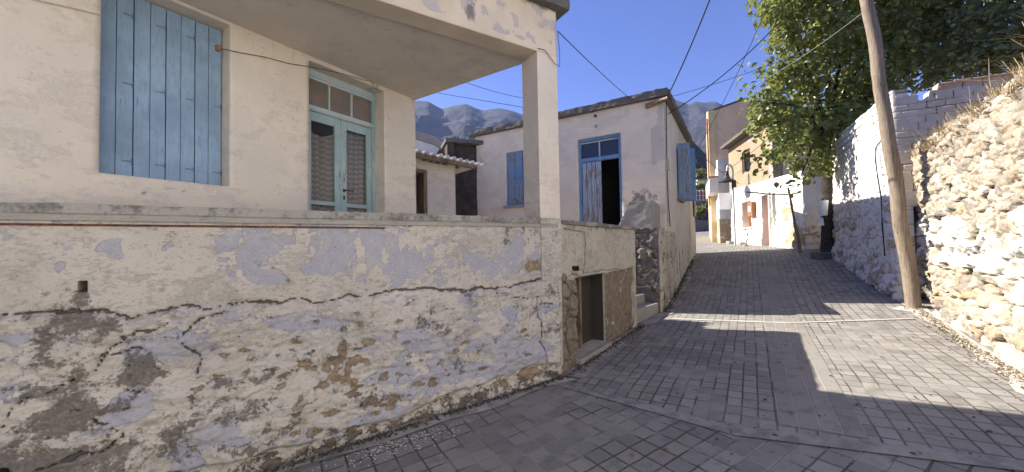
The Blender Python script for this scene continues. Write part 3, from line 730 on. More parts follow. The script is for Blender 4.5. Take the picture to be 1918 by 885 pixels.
for k, (a, b) in enumerate([(dx0+j+.004, lm-.002), (lm+.002, dx1-j-.004)]):
    mb = MB(); st = .085; zt = tz0-.075; zm = 2.18
    mb.wbox(ds_, a, a+st, FL+.01, zt, -.06, -.015); mb.wbox(ds_, b-st, b, FL+.01, zt, -.06, -.015)
    mb.wbox(ds_, a+st, b-st, zt-.12, zt, -.06, -.017); mb.wbox(ds_, a+st, b-st, zm, zm+.055, -.06, -.017); mb.wbox(ds_, a+st, b-st, FL+.01, FL+.35, -.06, -.017)
    lf = mb.build('door_leaf', M['frame'], h1, bevel=.004)
    mb = MB(); mb.wbox(ds_, a+st, b-st, zm+.055, zt-.12, -.045, -.040); mb.wbox(ds_, a+st, b-st, FL+.35, zm, -.045, -.040)
    # the glass is thin and clear: behind it hangs the lace
    gm = D.materials.get('clear_pane')
    if not gm:
        t = NT('clear_pane'); t.b.inputs['Roughness'].default_value = .05; t.b.inputs['Transmission Weight'].default_value = .0; t.b.inputs['Alpha'].default_value = .18; t.b.inputs['Specular IOR Level'].default_value = .5; gm = t.col(t.mix(0., (.1, .1, .12), (.1, .1, .12)))
    mb.build('door_pane', gm, lf)
    ns = 40; mb = MB(); ztop = zt-.13; S = np.linspace(a+st-.03, b-st+.03, ns)
    for i, s in enumerate(S):
        sag = (-.09*sin(pi*(i/(ns-1))*.9+.1)-.06) if k == 1 else 0
        for z in (FL+.3, ztop+sag): mb.v.append(ds_.p(s, z, -.085+.010*sin(s*75)+.004*sin(s*173)))
    mb.f = [(2*i, 2*i+2, 2*i+3, 2*i+1) for i in range(ns-1)]
    cu = mb.build('lace_curtain', M['lace'], lf, smooth=True)
    so = cu.modifiers.new('thick', 'SOLIDIFY'); so.thickness = .002
    if k == 0:
        hz = F1.px(645, 352)[1]; hx = b-st/2
        mb = MB(); mb.wbox(ds_, hx-.018, hx+.018, hz-.02, hz+.02, -.015, -.008); mb.tube([ds_.p(hx, hz, -.01), ds_.p(hx, hz, .035), ds_.p(hx-.11, hz-.005, .035)], .008, 8)
        mb.build('door_handle', M['dark_metal'], lf, smooth=False); mb = MB(); mb.wbox(ds_, hx-.013, hx+.013, hz-.13, hz-.075, -.015, -.010); mb.build('keyhole', M['dark_metal'], lf)
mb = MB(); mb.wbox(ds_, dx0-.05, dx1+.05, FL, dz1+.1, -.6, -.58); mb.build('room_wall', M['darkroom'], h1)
# round fitting on the facade wall, high up
s, z = F1.px(547, 40); mb = MB()
c = F1.p(s, z, 0); dv = Vector((F1.d[0], F1.d[1], 0)); zv = Vector((0, 0, 1)); nv = Vector((F1.n[0], F1.n[1], 0))
ring = [(1., .0), (1., .018), (.9, .030), (.75, .030), (.72, .012), (0.02, .012)]
for q, (rr, oo) in enumerate(ring):
    mb.v += [c+(dv*cos(a)*.085+zv*sin(a)*.055)*rr+nv*oo for a in np.linspace(0, 2*pi, 20, endpoint=False)]
mb.f = [(q*20+i, q*20+(i+1) % 20, (q+1)*20+(i+1) % 20, (q+1)*20+i) for q in range(5) for i in range(20)]
vt = mb.build('stove_vent', M['grey_pipe'], smooth=True); tagset(vt, 'small oval vent cover high on the cream wall left of the blue door', 'vent')
mb = MB(); mb.wbox(F1, s-.07, s+.07, z-.006, z+.006, .012, .03); mb.wbox(F1, s-.006, s+.006, z-.045, z+.045, .012, .031); mb.build('crossbar', M['white'], vt)
# facade cable
def sagline(a, b, n=24, sag=.05, wob=0., seed=3):
    a, b = Vector(a), Vector(b); out = []
    for i in range(n+1):
        t = i/n; p = a.lerp(b, t); p.z -= sag*4*t*(1-t); p.z += wob*(vnoise(np.array([t*9.]), np.array([1.]), seed)[0]-.5); out.append(p)
    return out
def cable(name, label, pts, r, mat='black_rubber', group=None):
    mb = MB(); mb.tube(pts, r, 6); o = mb.build(name, M[mat], smooth=True); return tagset(o, label, 'cable', group)
fp = [F1.p(*F1.px(*a), .015) for a in [(-120, -45), (60, 0), (150, 20), (190, 30)]]
cable('wall_cable', 'thin cable along the cream wall left of the blue shutters', fp, .0035, 'grey_pipe')
fp = [F1.p(*F1.px(*a), .015) for a in [(412, 92), (450, 100), (495, 108), (540, 120), (578, 126), (640, 139), (680, 151), (730, 158), (779, 172)]]
fp += [F1.p(0, F1.px(779, 172)[1], .015)+Vector((.25, .05, -.0)), PF.p(.16, 3.36, -.33)]
cable('wall_cable', 'thin cable strung from the shutters over the blue door to the column', fp, .0035, 'dark_metal')
s, z = F1.px(412, 92); mb = MB(); mb.wbox(F1, s-.0, s+.035, z-.03, z+.03, -.02, .02); mb.tube([F1.p(s+.017, z, .02), F1.p(s+.017, z, .035)], .015, 10)
o = mb.build('cable_clamp', M['redwood'], bevel=.004); tagset(o, 'small brown cable insulator on the window reveal beside the blue shutters', 'insulator')
def ps_like(w, s): return G(w.o[0]+w.d[0]*s, w.o[1]+w.d[1]*s)
# ================================================================== ROUGH PILLAR WALL, STUB, STEPS
rp = thing('rubble_pillar_wall', 'sooty rubble pillar and low stone footing below the second house', 'wall', (3.12, 7.88, 0))
PP = (3.12, 7.86)
RF = Wall(PP, (-.852, .524)); RF.n = (-.524, -.852)
RS = Wall(PP, (.524, .852)); RS.n = (.852, -.524)
def stone_fields(s, z, sx, sz, seed):
    w1 = fbm(s*2.5, z*2.5, seed+1, 3)-.5; w2 = fbm(s*2.5+9, z*2.5, seed+2, 3)-.5
    w3 = fbm(s*14, z*14, seed+3, 3)-.5
    f1, f2, idv = worley(s*sx+w1*.9+w3*.35, z*sz+w2*.9+w3*.3, seed)
    return f1, f2, idv
def rp_disp(s, z):
    f1, f2, i = stone_fields(s, z, 2.1, 3.2, 500); l = fbm(s*8, z*8, 503, 5)-.5
    return (.08*(sst(f2-f1, .01, .2)-.6)+.07*(i-.5)+.08*l+.03*(fbm(s*24, z*24, 504, 3)-.5))
def rp_mask(s, z):
    f1, f2, i = stone_fields(s, z, 2.1, 3.2, 500); n = fbm(s*5, z*5, 507, 4)
    return i, (1-sst(f2-f1, .03, .14)), .15+.35*n*sst(z, .3, 1.6), .15*n
M['rubble_dark'] = rubble('sooty_rubble', [(.13, .125, .125), (.20, .19, .185), (.11, .10, .095), (.24, .21, .175)], mortar=(.17, .145, .11), wash=(.30, .29, .27))
panel('rubble_face', M['rubble_dark'], rp, RF, 0, 1.3, -.4, 1.94, res=.022, thick=.8, disp=lambda s, z: rp_disp(s, z)*sst(s, -.01, .06), mask=rp_mask)
def rs_mask(s, z):
    f1, f2, i = stone_fields(s+5, z, 2.6, 3.6, 520); n = fbm(s*5, z*5, 527, 4); st = sst(fbm(s*5.5, z*.7, 529, 4), .48, .62)
    return .3*n, .35+.55*(n-.3)*sst(f2-f1, .3, .05), np.clip(.75*st*n+.3*(n-.4)+.3*sst(.3-(z-ps_like(RS, s)), 0, .3), 0, 1), 0*s
panel('rendered_face', M['oldside'], rp, RS, 0.02, 2.3, -.3, 1.93, res=.03, thick=.5, top=lambda S: 1.93-.03*S+.05*(vnoise(S*4, S*0, 8)-.5),
      disp=lambda s, z: (.35*rp_disp(s+5, z)+.03)*sst(s, 0, .08)*(1-sst(s, 2.1, 2.3)), mask=rs_mask)
# concrete stub with a sloping shoulder, and its thinner side wing
sf = RF.shifted(-.10)
a = [sf.px(1157, 424), sf.px(1179, 378), sf.px(1221, 377), sf.px(1221, 424)]
ztop = (a[1][1]+a[2][1])/2
st_ = thing('concrete_stub', 'stubby grey concrete block with one sloping shoulder beside the open door', 'wall', sf.p(a[2][0], 1.94, 0))
def stub_mask(s, z): n = fbm(s*5, z*5, 541, 4); return None, None, .3*n+.35*sst(z, ztop-.15, ztop)*n, 1-sst(polydist(s+(n-.5)*.1, z, [(a[1][0]-.05, ztop), (a[2][0]+.2, 2.1)]), .001, .008)
slope0, slope1 = a[0], a[1]
def stub_top(S): return np.interp(S, [a[2][0], a[1][0], a[0][0]], [ztop, ztop, 1.98])+.015*(vnoise(S*9, S*0, 3)-.5)
panel('block_face', M['conc_pale'], st_, sf, a[2][0], a[0][0], 1.93, ztop+.05, res=.025, thick=.42, top=stub_top, disp=lambda s, z: .02*(fbm(s*7, z*7, 545, 4)-.5), mask=stub_mask)
so = sf.p(a[2][0], 0, 0); SW = Wall((so.x, so.y), (.524, .852)); SW.n = (.852, -.524)
b1 = SW.px(1252, 393)
panel('side_wing', M['conc_pale'], st_, SW, 0.01, b1[0], 1.92, ztop+.05, res=.05, thick=.10, top=lambda S: np.interp(S, [0, b1[0]], [ztop, b1[1]]), disp=lambda s, z: .01*(fbm(s*7, z*7, 548, 4)-.5)+.004)
# steps between the terrace wall and the pillar
sb = thing('stone_steps', 'worn stone steps climbing between the terrace wall and the rubble pillar', 'steps', (2.5, 7.4, 0))
for i in range(6):
    a0 = PS.p(2.93, 0, -.10-.27*i); a1 = RS.p(-.02, 0, -.02-.27*i)
    mb = MB(); q0 = Vector((a0.x, a0.y)); q1 = Vector((a1.x, a1.y)); n_ = Vector((PS.n[0], PS.n[1]))
    mb.prism([tuple(q0+(q1-q0)*.02), tuple(q0+(q1-q0)*.98), tuple(q0+(q1-q0)*.98-n_*.268), tuple(q0+(q1-q0)*.02-n_*.268)], -.1, .16+.18*(i+1)); mb.build('step', M['conc'], sb, bevel=.015)

# ================================================================== SECOND HOUSE
h2 = thing('small_house', 'small flat roofed cream house with peeling blue door half open', 'house', (K2[0], K2[1], 0))
HT = 5.10
d0, d1, dt = 1.03, 2.18, 4.42
v0, v1, vz0, vz1 = 3.86, 4.46, 2.80, 4.40
LF = 5.62
def hf_mask(s, z):
    n = fbm(s*3, z*3, 611, 5); n2 = fbm(s*9, z*9, 613, 4)
    b = .95*blob(s, z, (.55, 2.55), (.42, .36))*n2*1.5*sst(s, .02, .15)+.22*n2*sst(4.9, z, 5.2)
    b = np.maximum(b, .5*blob(s, z, (5.4, 5.0), (.3, .3))*n2)
    return None, .16*n, np.clip(b, 0, 1), 0*s
panel('front_wall', M['cream_warm'], h2, HF, 0, LF, .3, HT, res=.05, holes=[(d0, d1, FL, dt), (v0, v1, vz0, vz1)], thick=.3, disp=lambda s, z: .012*(fbm(s*1.2, z*1.2, 601, 4)-.5), mask=hf_mask)
SL = 4.85; y0, y1 = 2.0, 2.75
def hs_mask(s, z):
    n = fbm(s*4, z*4, 631, 5); st = sst(fbm(s*7, z*.8, 633, 4), .5, .66)
    return .35*sst(1.9-z, 0, .5)*n*1.5, .55*n*sst(1.5-z, 0, .5), .5*st*sst(2.0-z, 0, .6)+.2*n, 0*s
M['side_plaster'] = plaster('side_plaster', (.62, .56, .47), r=(.38, .35, .3), g=(.40, .33, .24), speck=.5, bump=.006)
panel('side_wall', M['side_plaster'], h2, HS, 0.0, SL, -.2, HT, res=.06, holes=[(y0, y1, 2.88, 4.35)], thick=.3, disp=lambda s, z: .012*(fbm(s*1.5, z*1.5, 641, 4)-.5), mask=hs_mask)
HB = Wall(HS.p(SL, 0)[:2], (-.852, .524)); HB.n = (.524, .852)
panel('rear_wall', M['grey'], h2, HB, 0, LF, .3, HT, res=.6, thick=.3)
HE = Wall(HF.p(LF, 0)[:2], (.524, .852)); HE.n = (-.852, .524)
panel('end_wall', M['cream'], h2, HE, 0, SL, .3, HT, res=.6, thick=.3)
# roof slab with broken lichen edge
q = [cpt(HF, -.08, .02), cpt(HF, LF+.1, .02), cpt(HB, LF+.1, .1), cpt(HB, -.08, .1)]
mb = MB(); mb.prism(q, HT+.002, HT+.11); rf2 = mb.build('roof', M['conc_edge'], h2)
rough_slab('roof_edge', M['conc_edge'], rf2, HF, -.12, LF+.15, HT-.02, HT+.15, .0, .13, res=.04, seed=29, amp=.02, darktop=.5)
rough_slab('roof_edge', M['conc_edge'], rf2, HS, .0, SL+.12, HT-.02, HT+.15, .0, .15, res=.06, seed=33, amp=.02, darktop=.5)
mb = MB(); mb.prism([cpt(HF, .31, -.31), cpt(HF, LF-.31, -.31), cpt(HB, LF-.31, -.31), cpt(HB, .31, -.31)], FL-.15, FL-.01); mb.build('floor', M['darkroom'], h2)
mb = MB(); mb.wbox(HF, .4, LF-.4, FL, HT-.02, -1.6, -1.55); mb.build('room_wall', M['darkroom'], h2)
# door
hd = HF.shifted(-.06); jw = .07
mb = MB(); mb.wbox(hd, d0, d0+jw, FL, dt, -.1, 0); mb.wbox(hd, d1-jw, d1, FL, dt, -.1, 0); mb.wbox(hd, d0+jw, d1-jw, dt-.07, dt, -.1, .002); mb.wbox(hd, d0+jw, d1-jw, 3.80, 3.90, -.1, .004)
mb.wbox(hd, d0-.02, d1+.02, dt-.03, dt+.02, 0.004, .03); dfr = mb.build('door_frame', M['frame'], h2, bevel=.006)
M['blue_trim'] = painted_wood('strong_blue_trim', (.13, .25, .42), peel=.38)
dfr.data.materials[0] = M['blue_trim']
mb = MB(); hm = (d0+d1)/2; mb.wbox(hd, hm-.015, hm+.015, 3.90, 4.30, -.08, -.01); mb.build('glazing_bar', M['frame_worn'], dfr); mb = MB(); mb.wbox(hd, d0+jw, d1-jw, 4.30, 4.33, -.08, -.015); mb.build('glazing_bar', M['frame_worn'], dfr)
for aa, bb in ((d0+jw, hm-.015), (hm+.015, d1-jw)):
    mb = MB(); mb.wbox(hd, aa, bb, 3.90, 4.30, -.06, -.05); mb.build('transom_pane', M['glass'], dfr)
mb = MB(); nb = 4; la, lb = hm-.02, d1-jw-.01; wd = (lb-la)/nb
for i in range(nb): mb.wbox(hd, la+i*wd+.006, la+(i+1)*wd-.006, FL+.02, 3.79, -.06, -.02-.004*(i % 2))
mb.wbox(hd, la+.02, lb-.02, FL+.3, FL+.4, -.08, -.06); mb.wbox(hd, la+.02, lb-.02, 3.3, 3.4, -.08, -.06); mb.wbox(hd, la-.01, la+.03, FL+.02, 3.79, -.055, .0)
lf = mb.build('door_leaf', M['leaf_door'], h2, bevel=.004); lf['label'] = 'closed leaf of peeling pale blue planks'
# the other leaf, swung open into the room
mb = MB(); mb.wbox(Wall(hd.p(d0+jw, 0, -.1)[:2], (.52, .86)), 0, .45, FL+.02, 3.79, 0, .04); mb.build('door_leaf', M['leaf_door'], h2)
# window with slatted shutters
hw = HF.shifted(-.03)
mb = MB(); mb.wbox(hw, v0, v0+.04, vz0, vz1, -.08, 0); mb.wbox(hw, v1-.04, v1, vz0, vz1, -.08, 0); mb.wbox(hw, v0+.04, v1-.04, vz1-.04, vz1, -.08, 0); mb.wbox(hw, v0+.04, v1-.04, vz0, vz0+.04, -.08, 0)
mb.build('window_frame', M['blue_trim'], h2, bevel=.004)
vm = (v0+v1)/2
for aa, bb in ((v0+.045, vm-.003), (vm+.003, v1-.045)):
    board_leaf('shutter', M['shutter_old'], h2, hw, aa, bb, vz0+.045, vz1-.045, -.03, .005, nb=2, hinge=True, hm=M['rust'])
mb = MB(); mb.wbox(HF, v0-.05, v1+.1, vz0-.07, vz0, -.1, .07); mb.build('window_sill', M['conc_pale'], h2, bevel=.008)
# side window, its two shutters standing open
mb = MB(); mb.wbox(HS, y0, y0+.06, 2.88, 4.35, -.1, .0); mb.wbox(HS, y1-.06, y1, 2.88, 4.35, -.1, .0); mb.wbox(HS, y0+.06, y1-.06, 4.28, 4.35, -.1, .0); mb.wbox(HS, y0+.06, y1-.06, 2.88, 2.94, -.1, .0); mb.build('window_frame', M['blue_trim'], h2)
ow = Wall(HS.p(2.02, 0, .02)[:2], (HS.n[0]*.96+.1, HS.n[1]*.96+.12)); ow.n = HF.n
w_l = [ow.px(1268, 300)[0], ow.px(1293, 300)[0]]
so_ = board_leaf('shutter', M['shutter_old'], h2, ow, .02, w_l[1], 2.84, 4.42, 0, .035, nb=3, hinge=False); so_['label'] = 'near shutter standing open over the street'
for zz in (3.0, 3.6, 4.25): mb = MB(); mb.wbox(ow, .0, .3, zz, zz+.03, .030, .042); mb.build('hinge', M['blue_trim'], so_)
ow2 = Wall(HS.p(2.75, 0, .02)[:2], (HS.n[0]*.92+.15, HS.n[1]*.92+.2)); ow2.n = HF.n
board_leaf('shutter', M['blue_trim'], h2, ow2, .02, .40, 2.84, 4.42, 0, .035, nb=2, hinge=False)
mb = MB(); mb.wbox(HS, y0-.1, y1+.05, 2.80, 2.87, -.1, .10); mb.build('window_sill', M['wood'], h2)
# lower rear wing
AX = Wall(HS.p(SL, 0)[:2], (.524, .852)); AX.n = (.852, -.524)
an = thing('rear_wing', 'lower cream wing behind the small house, seen edge on past its shutters', 'building', AX.p(0, .8, 0))
panel('side_wall', M['side_plaster'], an, AX, .13, 2.0, .2, 4.75, res=.12, thick=.3, mask=hs_mask)
AXr = Wall(AX.p(2.0, 0)[:2], (-.852, .524)); AXr.n = (.524, .852)
panel('rear_wall', M['grey'], an, AXr, 0, LF, .2, 4.75, res=.6, thick=.3)
mb = MB(); mb.prism([cpt(AX, .13, .12), cpt(AX, 2.1, .12), cpt(AXr, LF, .1), cpt(HB, LF, .0)], 4.752, 4.86); mb.build('roof', M['conc_edge'], an)
mb = MB(); mb.wbox(AX, 1.2, 1.75, 2.6, 4.0, .01, .06); mb.build('shutter', M['wood'], an)
# fittings of the small house
for (px, py, lb) in ((1116, 218, 'upper of two small round fittings over the peeling door'), (1117, 237, 'lower of two small round fittings over the peeling door')):
    s, z = HF.px(px, py); mb = MB(); mb.tube([HF.p(s, z, -.01), HF.p(s, z, .05)], .035, 12); mb.tube([HF.p(s, z, .05), HF.p(s, z, .07)], .018, 10)
    tagset(mb.build('wall_fitting', M['rust'] if py < 230 else M['grey_pipe'], smooth=False), lb, 'fitting', 'round fittings over the door')
mb = MB(); mb.tube([HF.p(.38, 4.93, .05), HF.p(-.12, 5.0, .10)], .065, 10, True, .05); tagset(mb.build('beam_end', M['wood'], smooth=True), 'short round timber jammed under the roof corner of the small house', 'timber')
cps = [HS.p(.12, 5.0, .05), HS.p(.12, 4.3, .03), HS.p(.14, 3.4, .03), HS.p(.18, 2.5, .03), HS.p(.25, 2.0, .03)]
cable('corner_cable', 'black cable running down the corner of the small house', [p+Vector((.01*sin(i*2.), 0, 0)) for i, p in enumerate(cps)], .011)
cable('corner_cable', 'pale conduit beside the black cable on the small house corner', [HS.p(.05, 5.05, .02), HS.p(.05, 3.7, .02), HS.p(.05, 2.1, .02)], .012, 'grey_pipe')
mb = MB(); mb.wbox(HS, .10, .20, 3.35, 3.62, .01, .07); tagset(mb.build('junction_box', M['grey_pipe'], bevel=.005), 'small grey junction box on the small house corner cable', 'junction box')

# ================================================================== OUTBUILDINGS BEHIND THE TERRACE
sl = atd(783, 281, 7.6); sr = atd(910, 309, 9.1)
SH = Wall((sl.x, sl.y), (sr.x-sl.x, sr.y-sl.y)); SH.n = (SH.d[1], -SH.d[0])
Lr = math.hypot(sr.x-sl.x, sr.y-sl.y); ez = (sl.z+sr.z)/2
sh = thing('shed', 'low cream shed under a corrugated sheet roof behind the terrace', 'shed', (sl.x, sl.y, 0))
mb = MB(); n1 = 160; nr = 14; s0_, s1_ = -2.2, Lr
for i in range(n1):
    s = s0_+(s1_-s0_)*i/(n1-1)
    for j in range(nr): t = j/(nr-1); mb.v.append(SH.p(s, ez+.04*sin(s*2*pi/.19)-.12*t, -2.2*t))
mb.f = [(i*nr+j, (i+1)*nr+j, (i+1)*nr+j+1, i*nr+j+1) for i in range(n1-1) for j in range(nr-1)]
ro = mb.build('corrugated_roof', M['white'], sh, smooth=True); so = ro.modifiers.new('t', 'SOLIDIFY'); so.thickness = .02
mb = MB(); mb.wbox(SH, s0_, Lr-.25, ez-.14, ez-.04, -.12, -.04); mb.wbox(SH, s0_, Lr-.5, ez-.10, ez+.02, -.5, -.4); mb.build('roof_beam', M['wood'], sh)
sw = SH.shifted(-.40)
q0 = sw.px(783, 350)[0]; q1 = sw.px(803, 350)[0]; q2 = sw.px(853, 350)[0]; dz_ = sw.px(790, 318)[1]
panel('wall', M['cream'], sh, sw, -2.2, q2, .6, ez-.02, res=.06, holes=[(q0-.45, q1-.05, FL-.2, dz_)], thick=.25, disp=lambda s, z: .012*(fbm(s*3, z*3, 701, 4)-.5), mask=lambda s, z: (None, .2*fbm(s*4, z*4, 702), .3*fbm(s*4, z*4, 703)*sst(z, 3.0, 3.5), 0*s))
mb = MB(); mb.wbox(sw, q1-.05-.09, q1-.05, FL-.2, dz_, -.12, .01); mb.wbox(sw, q0-.45, q1-.14, dz_-.08, dz_, -.12, .01); mb.build('door_frame', M['wood'], sh)
mb = MB(); mb.wbox(sw, -2.2, q2, .6, ez-.05, -1.9, -1.85); mb.build('rear_wall', M['darkroom'], sh)
mb = MB(); mb.wbox(sw, q2-.25, q2-.0, .6, ez-.05, -1.84, -.255); mb.build('end_wall', M['grey'], sh)
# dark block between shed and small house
db = thing('dark_outbuilding', 'open fronted outbuilding against the small house, its deep shade painted near black', 'outbuilding', atd(865, 404, 10.8))
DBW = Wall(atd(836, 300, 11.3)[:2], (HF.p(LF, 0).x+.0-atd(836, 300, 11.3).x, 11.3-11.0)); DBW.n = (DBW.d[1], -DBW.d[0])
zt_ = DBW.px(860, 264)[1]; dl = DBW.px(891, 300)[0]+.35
panel('wall', M['darkening'], db, DBW, 0, dl, .8, zt_-.12, res=.08, thick=.3, disp=lambda s, z: .04*(fbm(s*5, z*5, 711, 4)-.5))
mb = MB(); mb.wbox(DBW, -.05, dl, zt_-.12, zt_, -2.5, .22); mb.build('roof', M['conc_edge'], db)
mb = MB(); mb.wbox(DBW, -.0, .2, .8, zt_-.12, 0.01, .2); mb.build('side_wall', M['darkening'], db); mb = MB(); mb.wbox(DBW, .0, dl, .8, zt_-.12, -2.5, -2.3); mb.build('rear_wall', M['darkening'], db)
wb_ = thing('white_outbuilding', 'white walled block with grey concrete parapet beyond the corrugated roof', 'outbuilding', atd(810, 300, 13))
w0 = atd(755, 273, 12.0); w1 = atd(814, 257, 13.2); w2 = atd(845, 270, 15.0)
wz = w1.z
mb = MB(); back = Vector((-1.5, 3.5))
mb.prism([(w0.x, w0.y), (w1.x, w1.y), (w2.x, w2.y), (w2.x-3, w2.y+2), (w0.x-3, w0.y+2)], .5, wz-.30); mb.build('wall', M['white'], wb_)
mb = MB(); mb.prism([(w0.x, w0.y-.05), (w1.x+.03, w1.y-.05), (w2.x+.05, w2.y), (w2.x-3, w2.y+2), (w0.x-3, w0.y+2)], wz-.30, wz); mb.build('parapet', M['conc_pale'], wb_)

# ================================================================== RIGHT SIDE: RUBBLE RETAINING WALL
R0 = gnd(1918, 690); R1 = gnd(1736, 573)
RW = Wall(R0[:2], (R1[0]-R0[0], R1[1]-R0[1])); RW.n = (-RW.d[1], RW.d[0])
M['rubble'] = rubble('limestone_rubble', [(.35, .29, .21), (.50, .45, .37), (.27, .235, .19), (.46, .41, .33), (.38, .29, .20), (.54, .50, .43)], mortar=(.13, .105, .08), wash=(.64, .62, .57), ochre=(.36, .26, .155), bump=.018)
rwall = thing('rubble_wall', 'tall sunlit rubble retaining wall of pale and ochre stones right of the street', 'wall', (R0[0], R0[1], 0))
gx1 = RW.px(1740, 400)[0]
def rw_fields(s, z):
    big = sst(2.05-z+.35*(vnoise(s*1.3, z*0, 801)-.5), -.1, .12)
    w1 = fbm(s*3, z*3, 811, 3)-.5; w2 = fbm(s*3+9, z*3, 812, 3)-.5; w3 = (fbm(s*16, z*16, 813, 3)-.5)*.25
    A_ = worley2(s*5.6+w1+w3, z*6.8+w2+w3, 810); B_ = worley2(s*3.0+w1*.9+w3, z*4.2+w2*.9+w3, 820)
    m = big > .5
    r = [np.where(m, q, p) for p, q in zip(A_, B_)]
    return r[0], r[1], r[2], m, big, r[3], r[4]
def rw_disp(s, z):
    f1, f2, i, m, big, ox, oy = rw_fields(s, z); e = sst(f2-f1, .015, .12)
    l = fbm(s*9, z*9, 831, 5)-.5; L2 = fbm(s*1.2, z*1.2, 833, 3)-.5; l3 = fbm(s*28, z*28, 835, 3)-.5
    amp = np.where(m, .085, .048)
    tx = (i*7.13 % 1)-.5; tz = (i*13.7 % 1)-.5
    fr_ = np.abs(vnoise(s*7, z*8, 836)*2-1)
    out = amp*1.0*(e-.75)+amp*.7*(i-.5)+.070*l+.030*l3+.16*L2+amp*2.0*(tx*ox+tz*oy)*e-.02*sst(fr_, .16, 0)
    gz_ = ps_like(RW, s)
    out = out+.05*sst(1.2-(z-gz_), 0, 1.0)-.05*sst(.35-(z-gz_), 0, .35)
    # earth band eroded at the foot
    ob = sst(fbm(s*1.5, z*2.0, 841, 3), .45, .6)*sst(1.3-(z-gz_), 0, .3)
    out = out-.05*ob
    return out-.17*np.exp(-((s-gx1-.03*np.sin(z*7)-.05*(vnoise(z*5, z*0, 9)-.5))/.045)**2)
def rw_mask(s, z):
    f1, f2, i, m, big, ox, oy = rw_fields(s, z); n = fbm(s*3, z*3, 851, 4); gz_ = ps_like(RW, s)
    j = 1-sst(f2-f1, .02, .12)
    h = z-gz_
    band = np.exp(-((h-.50-.12*np.sin(s*2))/.24)**2)
    wash = sst(h, .7, .95)*sst(1.75+.5*(n-.5)-h, -.1, .3)*.74*(.25+1.1*n)+.55*sst(.28-h, -.1, .1)*n*1.5
    wash = np.maximum(wash, .28*n+.1)
    wash = wash-.6*band*sst(n, .3, .5)
    return i, j*.95, np.clip(wash, 0, 1), np.clip(band*.55*(.3+n), 0, 1)
panel('stone_face', M['rubble'], rwall, RW, -1.6, 3.86, -.2, 3.75, res=.0165, thick=.5, disp=rw_disp, mask=rw_mask,
      top=lambda S: 3.16+.16*(vnoise(S*1.7, S*0, 861)-.5)+.14*(vnoise(S*6, S*0, 862)-.5)+.05*(vnoise(S*20, S*0, 863)-.5)+.1*sst(S, -.5, 3)-.25*sst(S, 3.3, 3.9), back=False)

# ================================================================== WHITEWASHED WALL BEHIND, BRICK RETURN
A0 = gnd(1650, 540); A1 = gnd(1560, 480)
WA = Wall(A0[:2], (A1[0]-A0[0], A1[1]-A0[1])); WA.n = (-WA.d[1], WA.d[0])
yw = thing('yard_wall', 'whitewashed yard wall, hollow brick above rough stone, behind the leaning pole', 'wall', (A0[0], A0[1], 0))
sA = -.93; eA = 3.75; TA = 4.42
def bricks(s, z, bw, bh, seed):
    row = np.floor(z/bh); fx = s/bw+.5*(row % 2)+.12*_h(row, row*0, seed); col = np.floor(fx)
    ex = np.minimum(fx-col, 1-(fx-col))*bw; ez_ = np.minimum(z/bh-row, 1-(z/bh-row))*bh
    return np.minimum(ex, ez_), _h(col, row, seed+1)
def wa_stone(s, z):
    return sst(3.0+.25*(vnoise(s*1.5, s*0, 871)-.5)-z, -.03, .06)
def wa_disp(s, z):
    k = wa_stone(s, z); e, i = bricks(s+.01*np.sin(z*9), z, .30, .145, 880)
    f1, f2, si = stone_fields(s, z, 3.0, 4.2, 890); l = fbm(s*6, z*6, 893, 4)-.5
    b = .016*sst(e, .003, .014)+.018*(i-.5)+.01*l
    gz_ = ps_like(WA, s)
    st = .03*(sst(f2-f1, 0, .25)-.5)+.03*(si-.5)+.07*l+.03*(fbm(s*20, z*20, 894, 3)-.5)+.07*sst(.55-(z-gz_), 0, .5)+.02
    return b*(1-k)+st*k
def wa_mask(s, z):
    k = wa_stone(s, z); e, i = bricks(s+.01*np.sin(z*9), z, .30, .145, 880)
    f1, f2, si = stone_fields(s, z, 3.0, 4.2, 890); n = fbm(s*4, z*4, 895, 5); gz_ = ps_like(WA, s); h = z-gz_
    j = 1-sst(f2-f1, .01, .10)
    g = k*(.30+.40*j*n*1.4+.35*(si > .8)*n)
    b = k*.5*j*n+(1-k)*.95*(1-sst(e, .003, .013))+.75*sst(.42-h+.4*(n-.5), -.05, .2)*n*1.3
    return (1-k)*.45*(i > .88), np.clip(g, 0, 1), np.clip(b, 0, 1), (1-k)*.75*(1-sst(e, .002, .010))*(.4+n)
M['white_brick'] = plaster('whitewashed_masonry', (.76, .74, .69), dirt=(.45, .40, .33), r=(.50, .33, .2), g=(.44, .36, .26), b=(.14, .12, .10), speck=.8, bump=.008)
panel('wall_face', M['white_brick'], yw, WA, sA, eA, -.1, TA+.1, res=.021, thick=.22, disp=lambda s, z: wa_disp(s, z)*sst(s, sA-.01, sA+.05), mask=wa_mask,
      top=lambda S: TA+.08*(np.floor(S*1.3) % 2)*0+.02*(vnoise(S*8, S*0, 5)-.5)+.145*(vnoise(S*.9+.4, S*0, 7) > .62))
bc = WA.p(sA+.0, 0, 0)
WB = Wall((bc.x, bc.y), (-WA.n[0], -WA.n[1])); WB.n = (-WA.d[0], -WA.d[1])
def wb_disp(s, z):
    e, i = bricks(s+.008*np.sin(z*9), z, .235, .125, 900); return .012*sst(e, .003, .012)+.012*(i-.5)+.008*(fbm(s*6, z*6, 903, 4)-.5)
